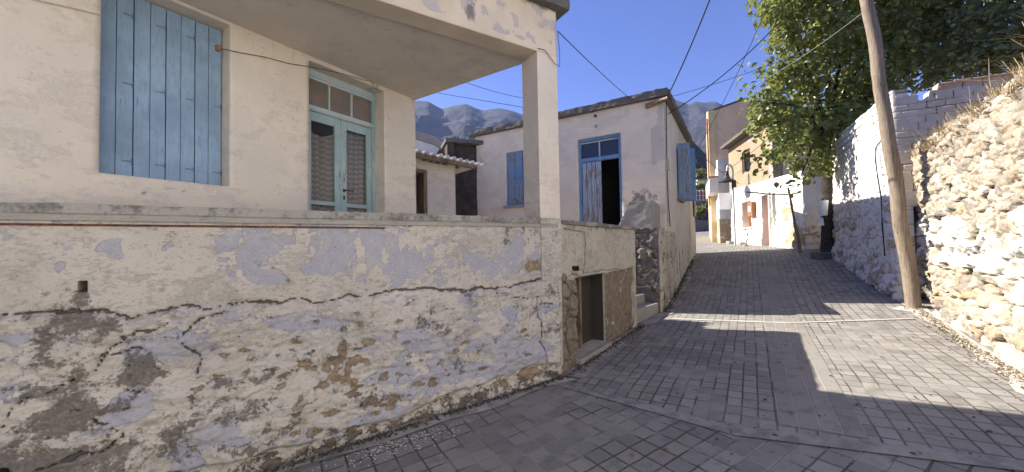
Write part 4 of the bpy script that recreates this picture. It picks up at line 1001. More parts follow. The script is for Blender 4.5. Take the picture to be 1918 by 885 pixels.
def wb_mask(s, z):
    e, i = bricks(s+.008*np.sin(z*9), z, .235, .125, 900); n = fbm(s*5, z*5, 905, 4)
    orange = sst(z, TA-.14, TA-.125)*(s > .55)
    return np.clip(orange*.95+.4*(i > .9)+.25*n*sst(s, .5, 1.5), 0, 1), None, .80*(1-sst(e, .002, .010))*(.5+.6*n)+.35*n*sst(s, 1.2, 2.0)+.2*sst(3.4-z, 0, .3)*n, .85*(1-sst(e, .002, .010))*(.4+n)
M['hollow_brick'] = plaster('hollow_brick', (.56, .53, .48), dirt=(.33, .30, .26), r=(.52, .27, .12), b=(.16, .14, .12), speck=.6, bump=.006)
panel('brick_return', M['hollow_brick'], yw, WB, .0, 5.2, 2.2, TA+.1, res=.02, thick=.2, disp=lambda s, z: wb_disp(s, z)*sst(s, -.01, .04)*sst(5.3-s, 0, .05), mask=wb_mask,
      top=lambda S: TA+.02*(vnoise(S*8, S*0, 5)-.5)-.12*(vnoise(S*2.2, S*0, 17) < .22)-.14*(S < .5)*(S > .05))
# broken hollow bricks in the return: small open cells at its corner
hb = MB()
for i, (px, py) in enumerate([(1680, 211), (1679, 262), (1752, 247)]):
    s, z = WB.px(px+10, py)
    for a_ in range(3):
        for b_ in range(2): hb.wbox(WB, s+a_*.035, s+a_*.035+.024, z+b_*.04, z+b_*.04+.028, .014, .0165)
pass
# earth bank behind the rubble wall
pts2 = [RW.p(-1.6, 0, -.25), RW.p(3.9, 0, -.25), WB.p(.35, 0, -.0), WB.p(5.2, 0, .0)]
mb = MB(); nn = 36
for i in range(nn):
    for j in range(nn):
        t = i/(nn-1); k = j/(nn-1)
        p = pts2[0].lerp(pts2[1], t).lerp(pts2[3].lerp(pts2[2], t), k)
        p.z = 3.0+.38*k+.05*vnoise(np.array([p.x*5]), np.array([p.y*5]), 8)[0]+.12*sin(t*3)*(k)
        mb.v.append(p)
mb.f = [(i*nn+j, (i+1)*nn+j, (i+1)*nn+j+1, i*nn+j+1) for i in range(nn-1) for j in range(nn-1)]
mb.build('earth_bank', dirtm, smooth=True)['kind'] = 'structure'
# ground of the yard behind the walls
mb = MB(); q = WA.p(eA, 0, -.25); q2 = WB.p(.2, 0, -.25); q3 = WB.p(5.2, 0, -.25)
mb.prism([(q2.x, q2.y), (q.x, q.y), (q.x+5, q.y+3), (q3.x+5, q3.y+3), (q3.x, q3.y)], 1.9, 2.9); mb.build('yard_ground', dirtm)['kind'] = 'structure'

# leaning timber pole
pb = gnd(1712, 577); pt = atd(1625, 0, pb[1]+.05); dv_ = (pt-Vector(pb)); top_ = Vector(pb)+dv_*1.28
mb = MB(); N_ = 26
pp = [Vector(pb)-dv_*.03+(top_-Vector(pb))*i/N_+Vector((.012*sin(i*.8), .01*sin(i*1.3), 0)) for i in range(N_+1)]
mb.tube(pp, .105, 20, True, .088)
tp = NT('pole_timber'); n_a = tp.noise(3, 6, .65, stretch=(20, 20, .9)); n_b = tp.noise(1.1, 4)
cc = tp.mix(tp.step(n_a, .35, .65), (.17, .135, .10), (.31, .25, .185)); cc = tp.mix(tp.math('MULTIPLY', tp.step(n_b, .4, .7), .5), cc, (.24, .18, .145))
cc = tp.mix(tp.step(tp.noise(5, 4, .6, stretch=(9, 9, .5)), .66, .70), cc, (.07, .05, .04))
tp.bump(n_a, .006, 1.); M['pole'] = tp.col(cc)
o = mb.build('utility_pole', M['pole'], smooth=True); tagset(o, 'leaning round timber pole at the foot of the rubble wall', 'pole')
o = ribbon('kerb_pad', M['bandpale'], [gnd(1680, 577)[:2], gnd(1725, 584)[:2]], -.08, .16, .012); o['kind'] = 'structure'
# cable on the whitewashed wall
cable('wall_cable', 'black cable looping down the whitewashed wall left of the pole', [WA.p(*WA.px(*a), .09) for a in [(1662, 262), (1652, 275), (1651, 300), (1655, 330), (1662, 370), (1664, 420), (1669, 480)]], .012)
# ================================================================== HOUSES FURTHER UP THE STREET
H0 = gnd(1508, 468); H1 = gnd(1376, 457)
W3 = Wall(H0[:2], (H1[0]-H0[0], H1[1]-H0[1])); W3.n = (-W3.d[1], W3.d[0])
h3 = thing('stone_house', 'two storey house with whitewashed stone ground floor and sandy upper storey up the street', 'house', (H0[0], H0[1], 0))
L3 = 6.75
def w3_disp(s, z):
    f1, f2, i = stone_fields(s, z, 2.6, 3.4, 950); l = fbm(s*4, z*4, 953, 4)-.5
    return (.05*(sst(f2-f1, 0, .4)-.5)+.05*l)*sst(3.2-z-.4*(4-s)*.0, 0, .8)+.02*l+.05*sst(2.0-z, 0, .6)
def w3_mask(s, z):
    f1, f2, i = stone_fields(s, z, 2.6, 3.4, 950); n = fbm(s*3, z*3, 955, 4); j = 1-sst(f2-f1, .02, .16)
    bare = blob(s, z, (1.1, 2.6), (.7, .75))*.62+blob(s, z, (.3, 1.9), (.5, .4))*.5+.40*sst(2.1-z, 0, .5)
    return None, np.clip(bare*(.45+.9*n)+bare*j*.4, 0, 1), np.clip(.55*j*bare*1.4*n+.3*sst(.2-(z-ps_like(W3, s)), 0, .2), 0, 1), 0*s
panel('ground_floor_wall', M['white'], h3, W3, -.0, L3, .6, 4.32, res=.05, thick=.45,
      holes=[(4.25, 5.30, 2.28, 3.46), (2.42, 3.18, .9, 3.50), (1.95, 2.22, 2.2, 3.50)], disp=w3_disp, mask=w3_mask, top=lambda S: np.interp(S, [0, L3], [3.98, 4.30]))
W3s = Wall(W3.p(0, 0)[:2], (-W3.n[0], -W3.n[1])); W3s.n = (-W3.d[0], -W3.d[1])
def w3s_mask(s, z):
    f1, f2, i = stone_fields(s, z, 2.6, 3.4, 960); n = fbm(s*3, z*3, 965, 4); j = 1-sst(f2-f1, .02, .16)
    return None, (.35+.35*j)*sst(2.9-z, 0, .8)*(.5+n*.8), .5*j*sst(2.9-z, 0, .8)*n, 0*s
panel('end_wall', M['white'], h3, W3s, .0, 6, .6, 3.98, res=.06, thick=.3, disp=lambda s, z: w3_disp(s+7, z), mask=w3s_mask)
mb = MB(); mb.prism([cpt(W3, .02, -.03), cpt(W3, L3, -.03), cpt(W3.shifted(-6), L3), cpt(W3.shifted(-6), .02)], 3.80, 3.92); mb.build('terrace_slab', M['grey'], h3)
# upper storey
WU = W3.shifted(-.10)
us0, us1 = 2.3, 7.2
uw = [WU.px(1390, 300)[0], WU.px(1405, 300)[0]]
uz0 = WU.px(1400, 322)[1]; uz1 = WU.px(1398, 282)[1]
panel('upper_wall', M['sand'], h3, WU, us0, us1, 3.9, 6.55, res=.08, holes=[(min(uw), max(uw), uz0, uz1)], thick=.35, disp=lambda s, z: .03*(fbm(s*4, z*4, 971, 4)-.5),
      mask=lambda s, z: (.35*fbm(s*2, z*2, 973, 4), .5*fbm(s*5, z*5, 975, 4), .35*fbm(s*4, z*4, 976, 4)*sst(z, 6.0, 6.5), 0*s))
WUs = Wall(WU.p(us0, 0)[:2], (-WU.n[0], -WU.n[1])); WUs.n = (-WU.d[0], -WU.d[1])
panel('upper_end_wall', M['grey'], h3, WUs, 0.0, 5.6, 3.93, 6.55, res=.2, thick=.3)
mb = MB(); mb.prism([cpt(WU, us0-.15, .35), cpt(WU, us1+.1, .35), cpt(WU.shifted(-5.8), us1+.1), cpt(WU.shifted(-5.8), us0-.15)], 6.555, 6.70); mb.build('roof', M['conc_edge'], h3)
mb = MB(); a_, b_ = min(uw), max(uw)
mb.wbox(WU, a_, a_+.08, uz0, uz1, -.2, -.05); mb.wbox(WU, b_-.08, b_, uz0, uz1, -.2, -.05); mb.wbox(WU, a_+.08, b_-.08, uz1-.1, uz1, -.2, -.05); mb.wbox(WU, a_+.08, b_-.08, uz0, uz0+.08, -.2, -.05); fr = mb.build('window_frame', M['wood'], h3)
mb = MB(); mb.wbox(WU, a_+.08, b_-.08, uz0+.08, uz1-.1, -.18, -.14); mb.build('pane', M['glass'], fr)
mb = MB(); mb.wbox(W3, 4.25, 5.30, 2.28, 3.46, -.35, -.31); mb.build('shutter', M['redwood'], h3)
mb = MB(); mb.wbox(W3, 4.2, 5.35, 2.21, 2.275, -.3, .07); mb.build('window_sill', M['white'], h3)
mb = MB(); mb.wbox(W3, 2.42, 3.18, .95, 3.50, -.40, -.34); mb.build('door', M['redwood'], h3)
mb = MB(); mb.wbox(W3, 2.35, 2.42, 1.2, 3.56, -.1, .07); mb.wbox(W3, 2.35, 3.2, 3.50, 3.60, -.1, .06); mb.build('door_frame', M['white'], h3)
mb = MB(); mb.wbox(W3, 1.95, 2.22, 2.2, 3.50, -.42, -.36); mb.build('window_board', M['grey'], h3)
s, z = W3.px(1411, 392); mb = MB(); mb.wbox(W3, s-.28, s+.22, z-.32, z+.30, .0, .16); o = mb.build('meter_box', M['redwood'], bevel=.01); tagset(o, 'red brown meter box on the whitewashed wall between window and door', 'meter box')
mb = MB(); mb.wbox(W3, s-.16, s+.1, z-.12, z+.12, .16, .175); mb.build('box_window', M['plastic_white'], o)
s, z = W3.px(1368, 378); mb = MB(); mb.wbox(W3, 6.45, 6.55, z-.42, z+.42, .02, .65); o = mb.build('sign_board', M['plastic_white'], bevel=.01); tagset(o, 'blank white board projecting from the far end of the whitewashed house', 'sign')

# tall beige house with balcony
b4 = atd(1349, 455, 20.4)
h4 = thing('beige_house', 'tall blank beige house with a white balcony over the narrow street', 'house', (b4.x, b4.y, 1.4))
W4 = Wall((b4.x, b4.y), (.42, .9075)); W4.n = (-.9075, .42)
W4s = Wall((b4.x, b4.y), (.963, -.27)); W4s.n = (-.27, -.963)
def w4_mask(s, z): n = fbm(s*3, z*3, 981, 4); return None, .62*sst(3.0-z, -.1, .2)*(.5+n), .45*sst(2.9-z, 0, .3)*n, 0*s
panel('lower_wall', M['white'], h4, W4, 0, 7, .8, 5.9, res=.12, thick=.3, mask=w4_mask, disp=lambda s, z: .06*(fbm(s*3, z*3, 983, 4)-.5)*sst(3.1-z, 0, .2))
panel('lower_wall', M['white'], h4, W4s, 0, 1.2, .8, 5.9, res=.08, thick=.3, mask=w4_mask, disp=lambda s, z: .06*(fbm(s*3, z*3, 984, 4)-.5)*sst(3.1-z, 0, .2))
# upper blank wall, gable rising to the right
ub = atd(1329, 300, 22.2); UB = Wall((ub.x, ub.y), (.97, -.243)); UB.n = (-.243, -.97)
e1 = UB.px(1330, 208); e2 = UB.px(1398, 183); e3 = UB.px(1490, 205)
panel('upper_wall', M['beige'], h4, UB, 0, e3[0], 3.6, e2[1]+.2, res=.2, thick=.35, top=lambda S: np.interp(S, [0, e2[0], e3[0]], [e1[1], e2[1], e3[1]]))
U2 = Wall((ub.x, ub.y), (.452, .892)); U2.n = (-.892, .452)
panel('street_wall', M['yellow'], h4, U2, 0.0, 6, 1.2, e1[1], res=.5, thick=.35)
mb = MB()
r0 = [UB.p(0, e1[1], -.0), UB.p(e2[0], e2[1], 0), UB.p(e3[0], e3[1], 0)]
bk = Vector((U2.d[0]*6, U2.d[1]*6, 0)); mb.v = [p+Vector((0, 0, .01)) for p in r0]+[p+bk+Vector((0, 0, .01)) for p in r0]; mb.f = [(0, 1, 4, 3), (1, 2, 5, 4)]
o = mb.build('roof', M['conc_edge'], h4); o.modifiers.new('t', 'SOLIDIFY').thickness = .12
mb = MB(); mb.tube([UB.p(-.08, 3.8, .06), UB.p(-.08, e1[1]-.5, .06)], .05, 8); mb.build('downpipe', M['redwood'], h4)
# balcony
BW = W4.shifted(.0)
zb0 = W4.px(1349, 352)[1]; zb1 = W4.px(1349, 326)[1]
ba = thing('balcony', 'white', 'x', (0, 0, 0)); D.objects.remove(ba)
mb = MB(); mb.wbox(W4, -.2, 3.2, zb0-.12, zb0+.05, .0, .45); bs = mb.build('balcony_slab', M['white'], h4)
mb = MB(); mb.wbox(W4, -.2, 3.2, zb0+.05, zb1, .36, .45); mb.wbox(W4, -.2, -.1, zb0+.05, zb1, .0, .36); mb.build('balcony_parapet', M['white'], h4)
mb = MB(); mb.wbox(W4, -.24, 3.2, zb1, zb1+.07, .33, .48); mb.wbox(W4, -.24, -.07, zb1, zb1+.07, 0, .33); mb.build('balcony_coping', M['conc_edge'], h4)
zc = W4.px(1349, 303)[1]
mb = MB(); mb.wbox(W4s, -.0, 1.35, 5.9, zc+.4, -.3, .0); mb.build('stair_wall', M['white'], h4)

# street lamp on a bent pipe
lb = gnd(1377, 460); lp = Vector(lb); H = atd(1377, 330, lb[1]).z
lamp = thing('street_lamp', 'hooked lamp post with a dark bell shade at the corner of the whitewashed house', 'street lamp', lp)
ztop_ = atd(1371, 309, lb[1]).z
pts = [lp, Vector((lp.x-.02, lp.y, H-.3))]; R_ = (ztop_-H)
hk = atd(1361, 318, lb[1])
for a in np.linspace(0, pi, 10): pts.append(Vector((lp.x-(lp.x-hk.x)/2*(1-cos(a)), lp.y, ztop_-.35+.35*sin(a))))
mb = MB(); mb.tube(pts, .05, 10, True, .028); mb.build('post', M['galv'], lamp, smooth=True)
mb = MB(); bx = pts[-1]; prof = [(.03, .05), (.07, -.05), (.10, -.2), (.14, -.32), (.34, -.42), (.36, -.45)]
mb.v = [bx+Vector((r*cos(t), r*sin(t), z)) for r, z in prof for t in np.linspace(0, 2*pi, 18, endpoint=False)]
mb.f = [(q*18+i, q*18+(i+1) % 18, (q+1)*18+(i+1) % 18, (q+1)*18+i) for q in range(5) for i in range(18)]
o = mb.build('lamp_shade', M['dark_metal'], lamp, smooth=True); o.modifiers.new('t', 'SOLIDIFY').thickness = .012
mb = MB(); mb.box(lp+Vector((-.08, -.12, H-lp.z-.55)), (.16, 0, 0), (0, .1, 0), (0, 0, .3)); mb.build('fuse_box', M['dark_metal'], lamp)
# rubble lumps and pot at the corner
for i, (px, py, sz) in enumerate([(1366, 458, .22), (1388, 460, .2), (1396, 462, .14)]):
    g_ = Vector(gnd(px, py)); mb = MB(); mb.box(g_+Vector((0, 0, -.05)), (sz*1.5, .1, 0), (-.05, sz, 0), (0, 0, sz)); o = mb.build('stone_block', M['conc_pale'], bevel=.03)
    tagset(o, ['pale stone block left of the lamp post', 'pale stone block right of the lamp post', 'smallest stone block by the whitewashed wall'][i], 'stone', 'stone blocks by the lamp post')
# pruned sapling and its horizontal prop
vb = Vector(gnd(1499, 474)); v1_ = atd(1489, 420, vb.y-.1); v2_ = atd(1479, 365, vb.y-.2); v3 = atd(1476, 352, vb.y-.3)
vine = thing('vine', 'thin pale bare vine stem leaning against the whitewashed house', 'vine', vb)
mb = MB(); mb.tube([vb, vb.lerp(v1_, .5)+Vector((.03, 0, 0)), v1_, v2_, v3], .05, 8, True, .025); mb.build('stem', M['pole'], vine, smooth=True)
mb = MB(); mb.tube([atd(1398, 360, 12.6), atd(1440, 364, 12.3), v2_, atd(1500, 360, 11.5)], .025, 6); mb.build('prop', M['wood'], vine, smooth=True)

# ------------------------------------------------ end of the lane
fw_ = thing('lane_end_wall', 'low rough stone wall closing the lane in the distance', 'wall', atd(1315, 420, 34))
FWp = Wall(atd(1290, 420, 34)[:2], (1, .02)); FWp.n = (.02, -1)
z_lo = FWp.px(1315, 432)[1]; z_hi = FWp.px(1315, 413)[1]
panel('stone_face', M['rubble_dark'], fw_, FWp, -2, 2.6, 1, z_hi, res=.08, thick=.5, disp=lambda s, z: .6*rp_disp(s, z), mask=rp_mask)
fh = thing('far_terrace', 'stone terrace house at the end of the lane behind the low wall', 'building', atd(1315, 400, 38))
FH = Wall(atd(1296, 400, 38)[:2], (1, .02)); FH.n = (.02, -1)
zz0 = FH.px(1310, 414)[1]; zz1 = FH.px(1310, 376)[1]
panel('wall', M['rubble_dark'], fh, FH, -3, 2.0, zz0-2, zz1, res=.1, thick=.5, disp=lambda s, z: rp_disp(s, z), mask=rp_mask)
mb = MB(); mb.wbox(FH, 1.45, 2.3, zz0-.5, FH.px(1328, 386)[1], .0, .1); mb.build('gate', M['purple'], fh)
ga = thing('white_greenhouse', 'small white framed lean-to above the stone terrace at the lane end', 'greenhouse', atd(1315, 376, 40))
GA = Wall(atd(1304, 370, 40)[:2], (1, .02)); GA.n = (.02, -1); g0 = GA.px(1304, 377)[1]; g1_ = GA.px(1304, 357)[1]
mb = MB()
for s in np.linspace(0, 1.5, 5): mb.wbox(GA, s-.03, s+.03, g0-.5, g1_, 0, .06)
for z in (g0+.1, (g0+g1_)/2, g1_): mb.wbox(GA, -.03, 1.53, z-.03, z+.03, .062, .1)
mb.build('frame', M['white'], ga); mb = MB(); mb.wbox(GA, 0, 1.5, g0-.5, g1_-.05, -.8, -.02); mb.build('panel_wall', M['redwood'], ga)
wh = thing('white_cottage', 'flat white cottage half hidden by shrubs at the lane end', 'house', atd(1320, 345, 60))
WH = Wall(atd(1308, 345, 60)[:2], (1, .0)); WH.n = (0, -1)
mb = MB(); mb.wbox(WH, 0, 5, WH.px(1310, 372)[1]-3, WH.px(1310, 340)[1], -4, 0); mb.build('wall', M['white'], wh); mb = MB(); mb.wbox(WH, -.2, 5.2, WH.px(1310, 340)[1], WH.px(1310, 337)[1], -4.2, .2); mb.build('roof', M['grey'], wh)

# ================================================================== OVERHEAD CABLES
cn = HS.p(.02, 5.0, .05)
cable('power_line', 'cable from the porch cap to the small house roof', sagline(atd(1046, 60, 4.45), HF.p(.75, 5.2, .08), sag=.03), .006)
cable('power_line', 'thickest dark cable rising steeply from the small house corner into the sky', sagline(cn, atd(1345, -40, 6.2), sag=.08), .014)
cable('power_line', 'dark cable from the small house wall across the mountains toward the tree', sagline(HS.p(.3, 4.75, .05), atd(1462, 40, 9.), sag=.16), .013)
cable('power_line', 'thin cable crossing the sky from the small house roof to the tree top', sagline(cn+Vector((0, 0, .05)), atd(1500, 100, 9.), sag=.05), .006)
cable('power_line', 'thin steep cable crossing the others in front of the mountain', sagline(atd(1445, -5, 8.5), AX.p(.1, 4.7, .2), sag=.2), .008)
cable('power_line', 'thin cable from the rear wing to the lamp post house', sagline(HS.p(4.6, 5.0, .1), W3.p(5.3, 4.4, .1), sag=.1), .012)
cable('power_line', 'thin cable strung along the sandy upper storey', sagline(W3.p(7.4, 5.3, .3), WU.p(2.6, 5.6, .25), sag=.1), .010)
cable('power_line', 'pale thin wire passing in front of the tree to the pole', sagline(atd(1395, 170, 8.6), atd(1640, 5, 6.7), sag=.1), .005, 'grey_pipe')
cable('power_line', 'faint thin wire seen under the porch ceiling against the mountain', sagline(atd(860, 150, 9.), atd(985, 185, 11.), sag=.05), .006)
cable('hanging_wire', 'loose wire end dangling on the porch column', [PF.p(.30, 3.95, .015), PF.p(.2, 3.955, .02), PF.p(.06, 3.82, .03), PF.p(-.02, 3.80, .03), PF.p(-.03, 4.0, .02), PF.p(-.005, 4.25, .02)], .004, 'dark_metal')

# ================================================================== LITTER AND PLANTS
def scatter(name, mat, pts, size, lift=.012, seed=1, flat=.3):
    r = np.random.default_rng(seed); mb = MB()
    for (x, y) in pts:
        z = float(G(x, y))+lift; a = r.uniform(0, 6.3); q = size*r.uniform(.5, 1.4); k = r.integers(4, 6)
        an = np.sort(r.uniform(0, 6.28, k)); c = [(x+q*cos(t+a)*r.uniform(.6, 1), y+q*.7*sin(t+a)*r.uniform(.6, 1), z+q*flat*r.uniform(-.5, 1)) for t in an]
        b = len(mb.v); mb.v += c+[(x, y, z+q*flat*.9)]; mb.f += [(b+i, b+(i+1) % k, b+k) for i in range(k)]+[tuple(range(b, b+k))[::-1]]
    return mb.build(name, mat)
r = np.random.default_rng(5); fl = []
for i in range(420):
    t = min(1, max(0, r.normal(.45, .2))); g_ = gnd(600+t*340, 872-t*105); d_ = abs(r.normal(0, .10)); fl.append((g_[0]+.521*d_+r.normal(0, .04), g_[1]-.854*d_))
o = scatter('plaster_flakes', simple('flake_lime', (.62, .60, .56), .9, .1, 9, 0), fl, .010); tagset(o, 'white flakes fallen from the terrace wall onto the pavers', 'debris', kind='stuff')
fl = []
for i in range(150):
    g_ = gnd(r.uniform(1150, 1900), 480+r.uniform(0, 1)**1.3*390)
    if g_: fl.append(g_[:2])
for i in range(160):
    t = r.uniform(0, 1); p = RW.p(-1+t*4.6, 0, .12+abs(r.normal(0, .14))); fl.append((p.x, p.y))
o = scatter('fallen_leaves', simple('dead_leaf', (.16, .09, .045), .9, .4, 9, 0), fl, .022, flat=.5); tagset(o, 'dry brown leaves scattered over the street', 'leaves', kind='stuff')
fl = []
for i in range(900):
    s = r.uniform(.0, 4.2); p = PF.p(s, 0, .045+abs(r.normal(0, .035))); fl.append((p.x, p.y))
for i in range(500):
    s = r.uniform(.0, 3.0); p = PS.p(s, 0, .04+abs(r.normal(0, .05))); fl.append((p.x, p.y))
for i in range(700):
    s = r.uniform(.0, 6.); p = RS.p(s, 0, .05+abs(r.normal(0, .07))); fl.append((p.x, p.y))
o = scatter('wall_foot_debris', simple('dark_crumbs', (.07, .06, .05), .95, .5, 30, 0), fl, .018, flat=.8); tagset(o, 'dark crumbs and grit gathered at the foot of the left hand walls', 'debris', kind='stuff')
fl = []
for i in range(900):
    s = r.uniform(-1.4, 3.6); p = RW.p(s, 0, .10+abs(r.normal(0, .07))); fl.append((p.x, p.y))
o = scatter('wall_foot_gravel', simple('pale_crumbs', (.40, .34, .25), .95, .4, 30, 0), fl, .02, flat=.8); tagset(o, 'pale gravel at the foot of the rubble wall', 'gravel', kind='stuff')
# concrete edging along the walls
rib = [uv2xy(-1.2, 0)]
ribbon('gutter_strip', M['gutter'], [PF.p(s, 0, -.02)[:2] for s in np.arange(5.6, -.01, -.4)]+[PF.p(-.02, 0, -.02)[:2]], 0, .20, .010, .3)
ribbon('gutter_strip', M['gutter'], [PS.p(s, 0, -.02)[:2] for s in np.arange(-.02, 3.1, .4)]+[RS.p(.05, 0, .02)[:2]]+[RS.p(s, 0, .02)[:2] for s in np.arange(.4, 6.5, .5)], 0, .20, .013, .5)
ribbon('gutter_strip', M['bandpale'], [RW.p(s, 0, .04)[:2] for s in np.arange(3.7, -1.6, -.4)], 0, .19, .010, .6)

def blades(mb, c, n, h, spread, r, lean=.5, w=.004):
    for i in range(n):
        a = r.uniform(0, 6.28); d = r.uniform(0, spread); p = Vector((c[0]+d*cos(a), c[1]+d*sin(a), c[2])); hh = h*r.uniform(.4, 1.1)
        t = Vector((cos(a), sin(a), 0))*lean*hh*r.uniform(.2, 1.2); s_ = Vector((-sin(a), cos(a), 0))*w
        m_ = p+t*.4+Vector((0, 0, hh*.65)); e = p+t*1.1+Vector((0, 0, hh*r.uniform(.6, 1)))
        b = len(mb.v); mb.v += [p-s_, p+s_, m_+s_*.7, m_-s_*.7, e]; mb.f += [(b, b+1, b+2, b+3), (b+3, b+2, b+4)]
dry = simple('dry_grass', (.42, .33, .18), .9, .3, 20, 0); green = simple('weed_green', (.07, .12, .03), .8, .4, 20, 0)
r = np.random.default_rng(8)
mb = MB()
for i in range(190):
    s = r.uniform(-1.4, 3.85); off = -abs(r.normal(.12, .25)); z = 3.08+.12*(-off)+.08*r.uniform()
    p = RW.p(s, z, off); blades(mb, p, 14, .26 if r.uniform() > .25 else .42, .08, r, 1.1)
for i in range(60):
    s = r.uniform(-.2, 3.8); p = RW.p(s, 3.08, .02); blades(mb, p, 8, .12, .05, r, 2.)
o = mb.build('dry_grass', dry); tagset(o, 'dry straw coloured grass along the top of the rubble wall', 'grass', kind='stuff')
mb = MB()
for i in range(26):
    s = r.uniform(2.4, 3.9); p = RW.p(s, 3.1, -r.uniform(.1, .5)); blades(mb, p, 16, .3, .12, r, .8, .007)
o = mb.build('green_weeds', green); tagset(o, 'green weeds among the dry grass behind the pole', 'weeds', kind='stuff')
mb = MB()
for i in range(8):
    g_ = gnd(1672+r.uniform(-10, 14), 545); blades(mb, (g_[0], g_[1], g_[2]), 45, .42, .10, r, .8)
o = mb.build('grass_tuft', dry); tagset(o, 'dry grass tuft at the foot of the whitewashed wall', 'grass')
mb = MB()
for w_, s0_, s1_, k in ((RS, .1, 6., 46), (PS, .1, 3., 10), (WA, -.6, 4, 16)):
    for i in range(k):
        s = r.uniform(s0_, s1_); p = w_.p(s, 0, .08); p.z = float(G(p.x, p.y)); blades(mb, p, 10, .09, .05, r, 1.2, .006)
o = mb.build('wall_weeds', simple('withered_weed', (.13, .11, .05), .9, .4, 20, 0)); tagset(o, 'withered weeds in the joint between street and walls', 'weeds', kind='stuff')
# dead twigs on the bank
mb = MB()
for i in range(26):
    p = RW.p(r.uniform(-1.2, 3.2), 3.15, -r.uniform(.1, .8)); d_ = Vector((r.uniform(-1, .4), r.uniform(-.5, .5), r.uniform(.3, 1))).normalized(); L = r.uniform(.3, .9)
    mb.tube([p, p+d_*L*.5+Vector((0, 0, .05)), p+d_*L+Vector((r.uniform(-.1, .1), 0, -.03))], .006, 4, False, .002)
o = mb.build('dead_twigs', simple('dead_twig', (.50, .43, .33), .9, .2, 20, 0)); tagset(o, 'pale dead twigs sticking out of the dry grass', 'twigs', kind='stuff')

# ================================================================== TREES
def leafmat(name, a, b):
    t = NT(name); g = t.n('ShaderNodeNewGeometry'); n = t.noise(2.5, 3)
    rn = g.outputs['Random Per Island']; c = t.mix(rn, a, b); c = t.mix(t.step(n, .35, .65, 0, .5), c, tuple(x*.6 for x in a))
    c = t.mix(t.math('GREATER_THAN', rn, .965), c, (.30, .27, .05))
    t.b.inputs['Roughness'].default_value = .38; t.b.inputs['Specular IOR Level'].default_value = .55
    tr = t.n('ShaderNodeBsdfTranslucent'); t.l(t.mix(0., c, c), tr.inputs[0]); hs = t.n('ShaderNodeHueSaturation'); hs.inputs['Value'].default_value = 1.6
    t.l(c, hs.inputs['Color']); t.l(hs.outputs[0], tr.inputs[0])
    mx = t.n('ShaderNodeMixShader'); mx.inputs[0].default_value = .42; t.l(t.b.outputs[0], mx.inputs[1]); t.l(tr.outputs[0], mx.inputs[2]); t.l(mx.outputs[0], t.out.inputs['Surface'])
    t.put(t.b.inputs['Base Color'], c); return t.m
M['leaf'] = leafmat('mulberry_leaf', (.14, .17, .04), (.27, .29, .09)); M['leaf2'] = leafmat('hedge_leaf', (.18, .21, .08), (.30, .32, .14))
def crown(name, mat, parent, lobes, leaf, per_twig, density, seed, droop=.5):
    r = np.random.default_rng(seed); P = []; Nn = []
    for (c, rx, ry, rz) in lobes:
        nt = int(density*(rx*ry*rz)**(2/3)*1.0)
        u = r.normal(size=(nt, 3)); u /= np.linalg.norm(u, axis=1)[:, None]
        rad = r.uniform(.25, 1.0, nt)**.5
        sh = max(.45, 1-.28/max(rx, .05)) if rx > .5 else .75
        base = np.array(c)+u*rad[:, None]*np.array([rx, ry, rz])*sh
        k = per_twig; dirv = u+r.normal(0, .6, (nt, 3)); dirv[:, 2] -= droop; dirv /= np.linalg.norm(dirv, axis=1)[:, None]
        for q in range(k):
            P.append(base+dirv*(q*leaf*.55)+r.normal(0, leaf*.45, (nt, 3))); Nn.append(u+r.normal(0, .55, (nt, 3))+np.array([0, 0, .5]))
    P = np.vstack(P); Nn = np.vstack(Nn); n = len(P); Nn /= np.linalg.norm(Nn, axis=1)[:, None]
    t = r.normal(size=(n, 3)); t[:, 2] -= 1.0; t -= (t*Nn).sum(1)[:, None]*Nn; t /= np.linalg.norm(t, axis=1)[:, None]; b = np.cross(Nn, t)
    L = leaf*r.uniform(.55, 1.25, n)[:, None]; W = L*.42; fold = Nn*L*.14
    # leaf outline: stem, two shoulders, tip; folded along the rib
    v = np.stack([P-t*L*.5, P-t*L*.12+b*W+fold, P+t*L*.25+b*W*.7+fold*.6, P+t*L*.6-fold*.4, P+t*L*.25-b*W*.7+fold*.6, P-t*L*.12-b*W+fold], 1).reshape(-1, 3)
    k = np.arange(n)[:, None]*6
    f = np.concatenate([np.stack([k[:, 0], k[:, 0]+1, k[:, 0]+2, k[:, 0]+3], 1), np.stack([k[:, 0], k[:, 0]+3, k[:, 0]+4, k[:, 0]+5], 1)])
    mb = MB(); mb.v = v.tolist(); mb.f = [tuple(q) for q in f.tolist()]
    return mb.build(name, mat, parent)
def lob(px, py, dep, rpx, asp=1.): c = atd(px, py, dep); R = rpx*dep/FOC; return (tuple(c), R*asp, R*1.1, R)
tb = Vector(gnd(1553, 482)); ttop = atd(1549, 250, tb.y-.1)
tree = thing('mulberry_tree', 'leafy dark green tree leaning out over the whitewashed wall and street', 'tree', tb)
mb = MB(); mb.tube([tb-Vector((0, 0, .1)), tb+(ttop-tb)*.3+Vector((.04, 0, 0)), tb+(ttop-tb)*.65, ttop], .21, 14, True, .15)
M['bark'] = simple('dark_bark', (.05, .042, .035), .95, .4, 12, .02)
mb.build('trunk', M['bark'], tree, smooth=True)
mb = MB()
for px, py, dp in [(1480, 60, 10.2), (1600, 30, 11), (1450, 230, 10.), (1640, 120, 10.5), (1560, -60, 11), (1500, 330, 9.8), (1420, 190, 9.8), (1700, -20, 11.5)]:
    e = atd(px, py, dp); m_ = ttop.lerp(e, .5)+Vector((0, 0, .35)); mb.tube([ttop-Vector((0, 0, .1)), ttop.lerp(m_, .5)+Vector((0, 0, .1)), m_, e], .085, 8, True, .015)
mb.build('limb', M['bark'], tree, smooth=True)
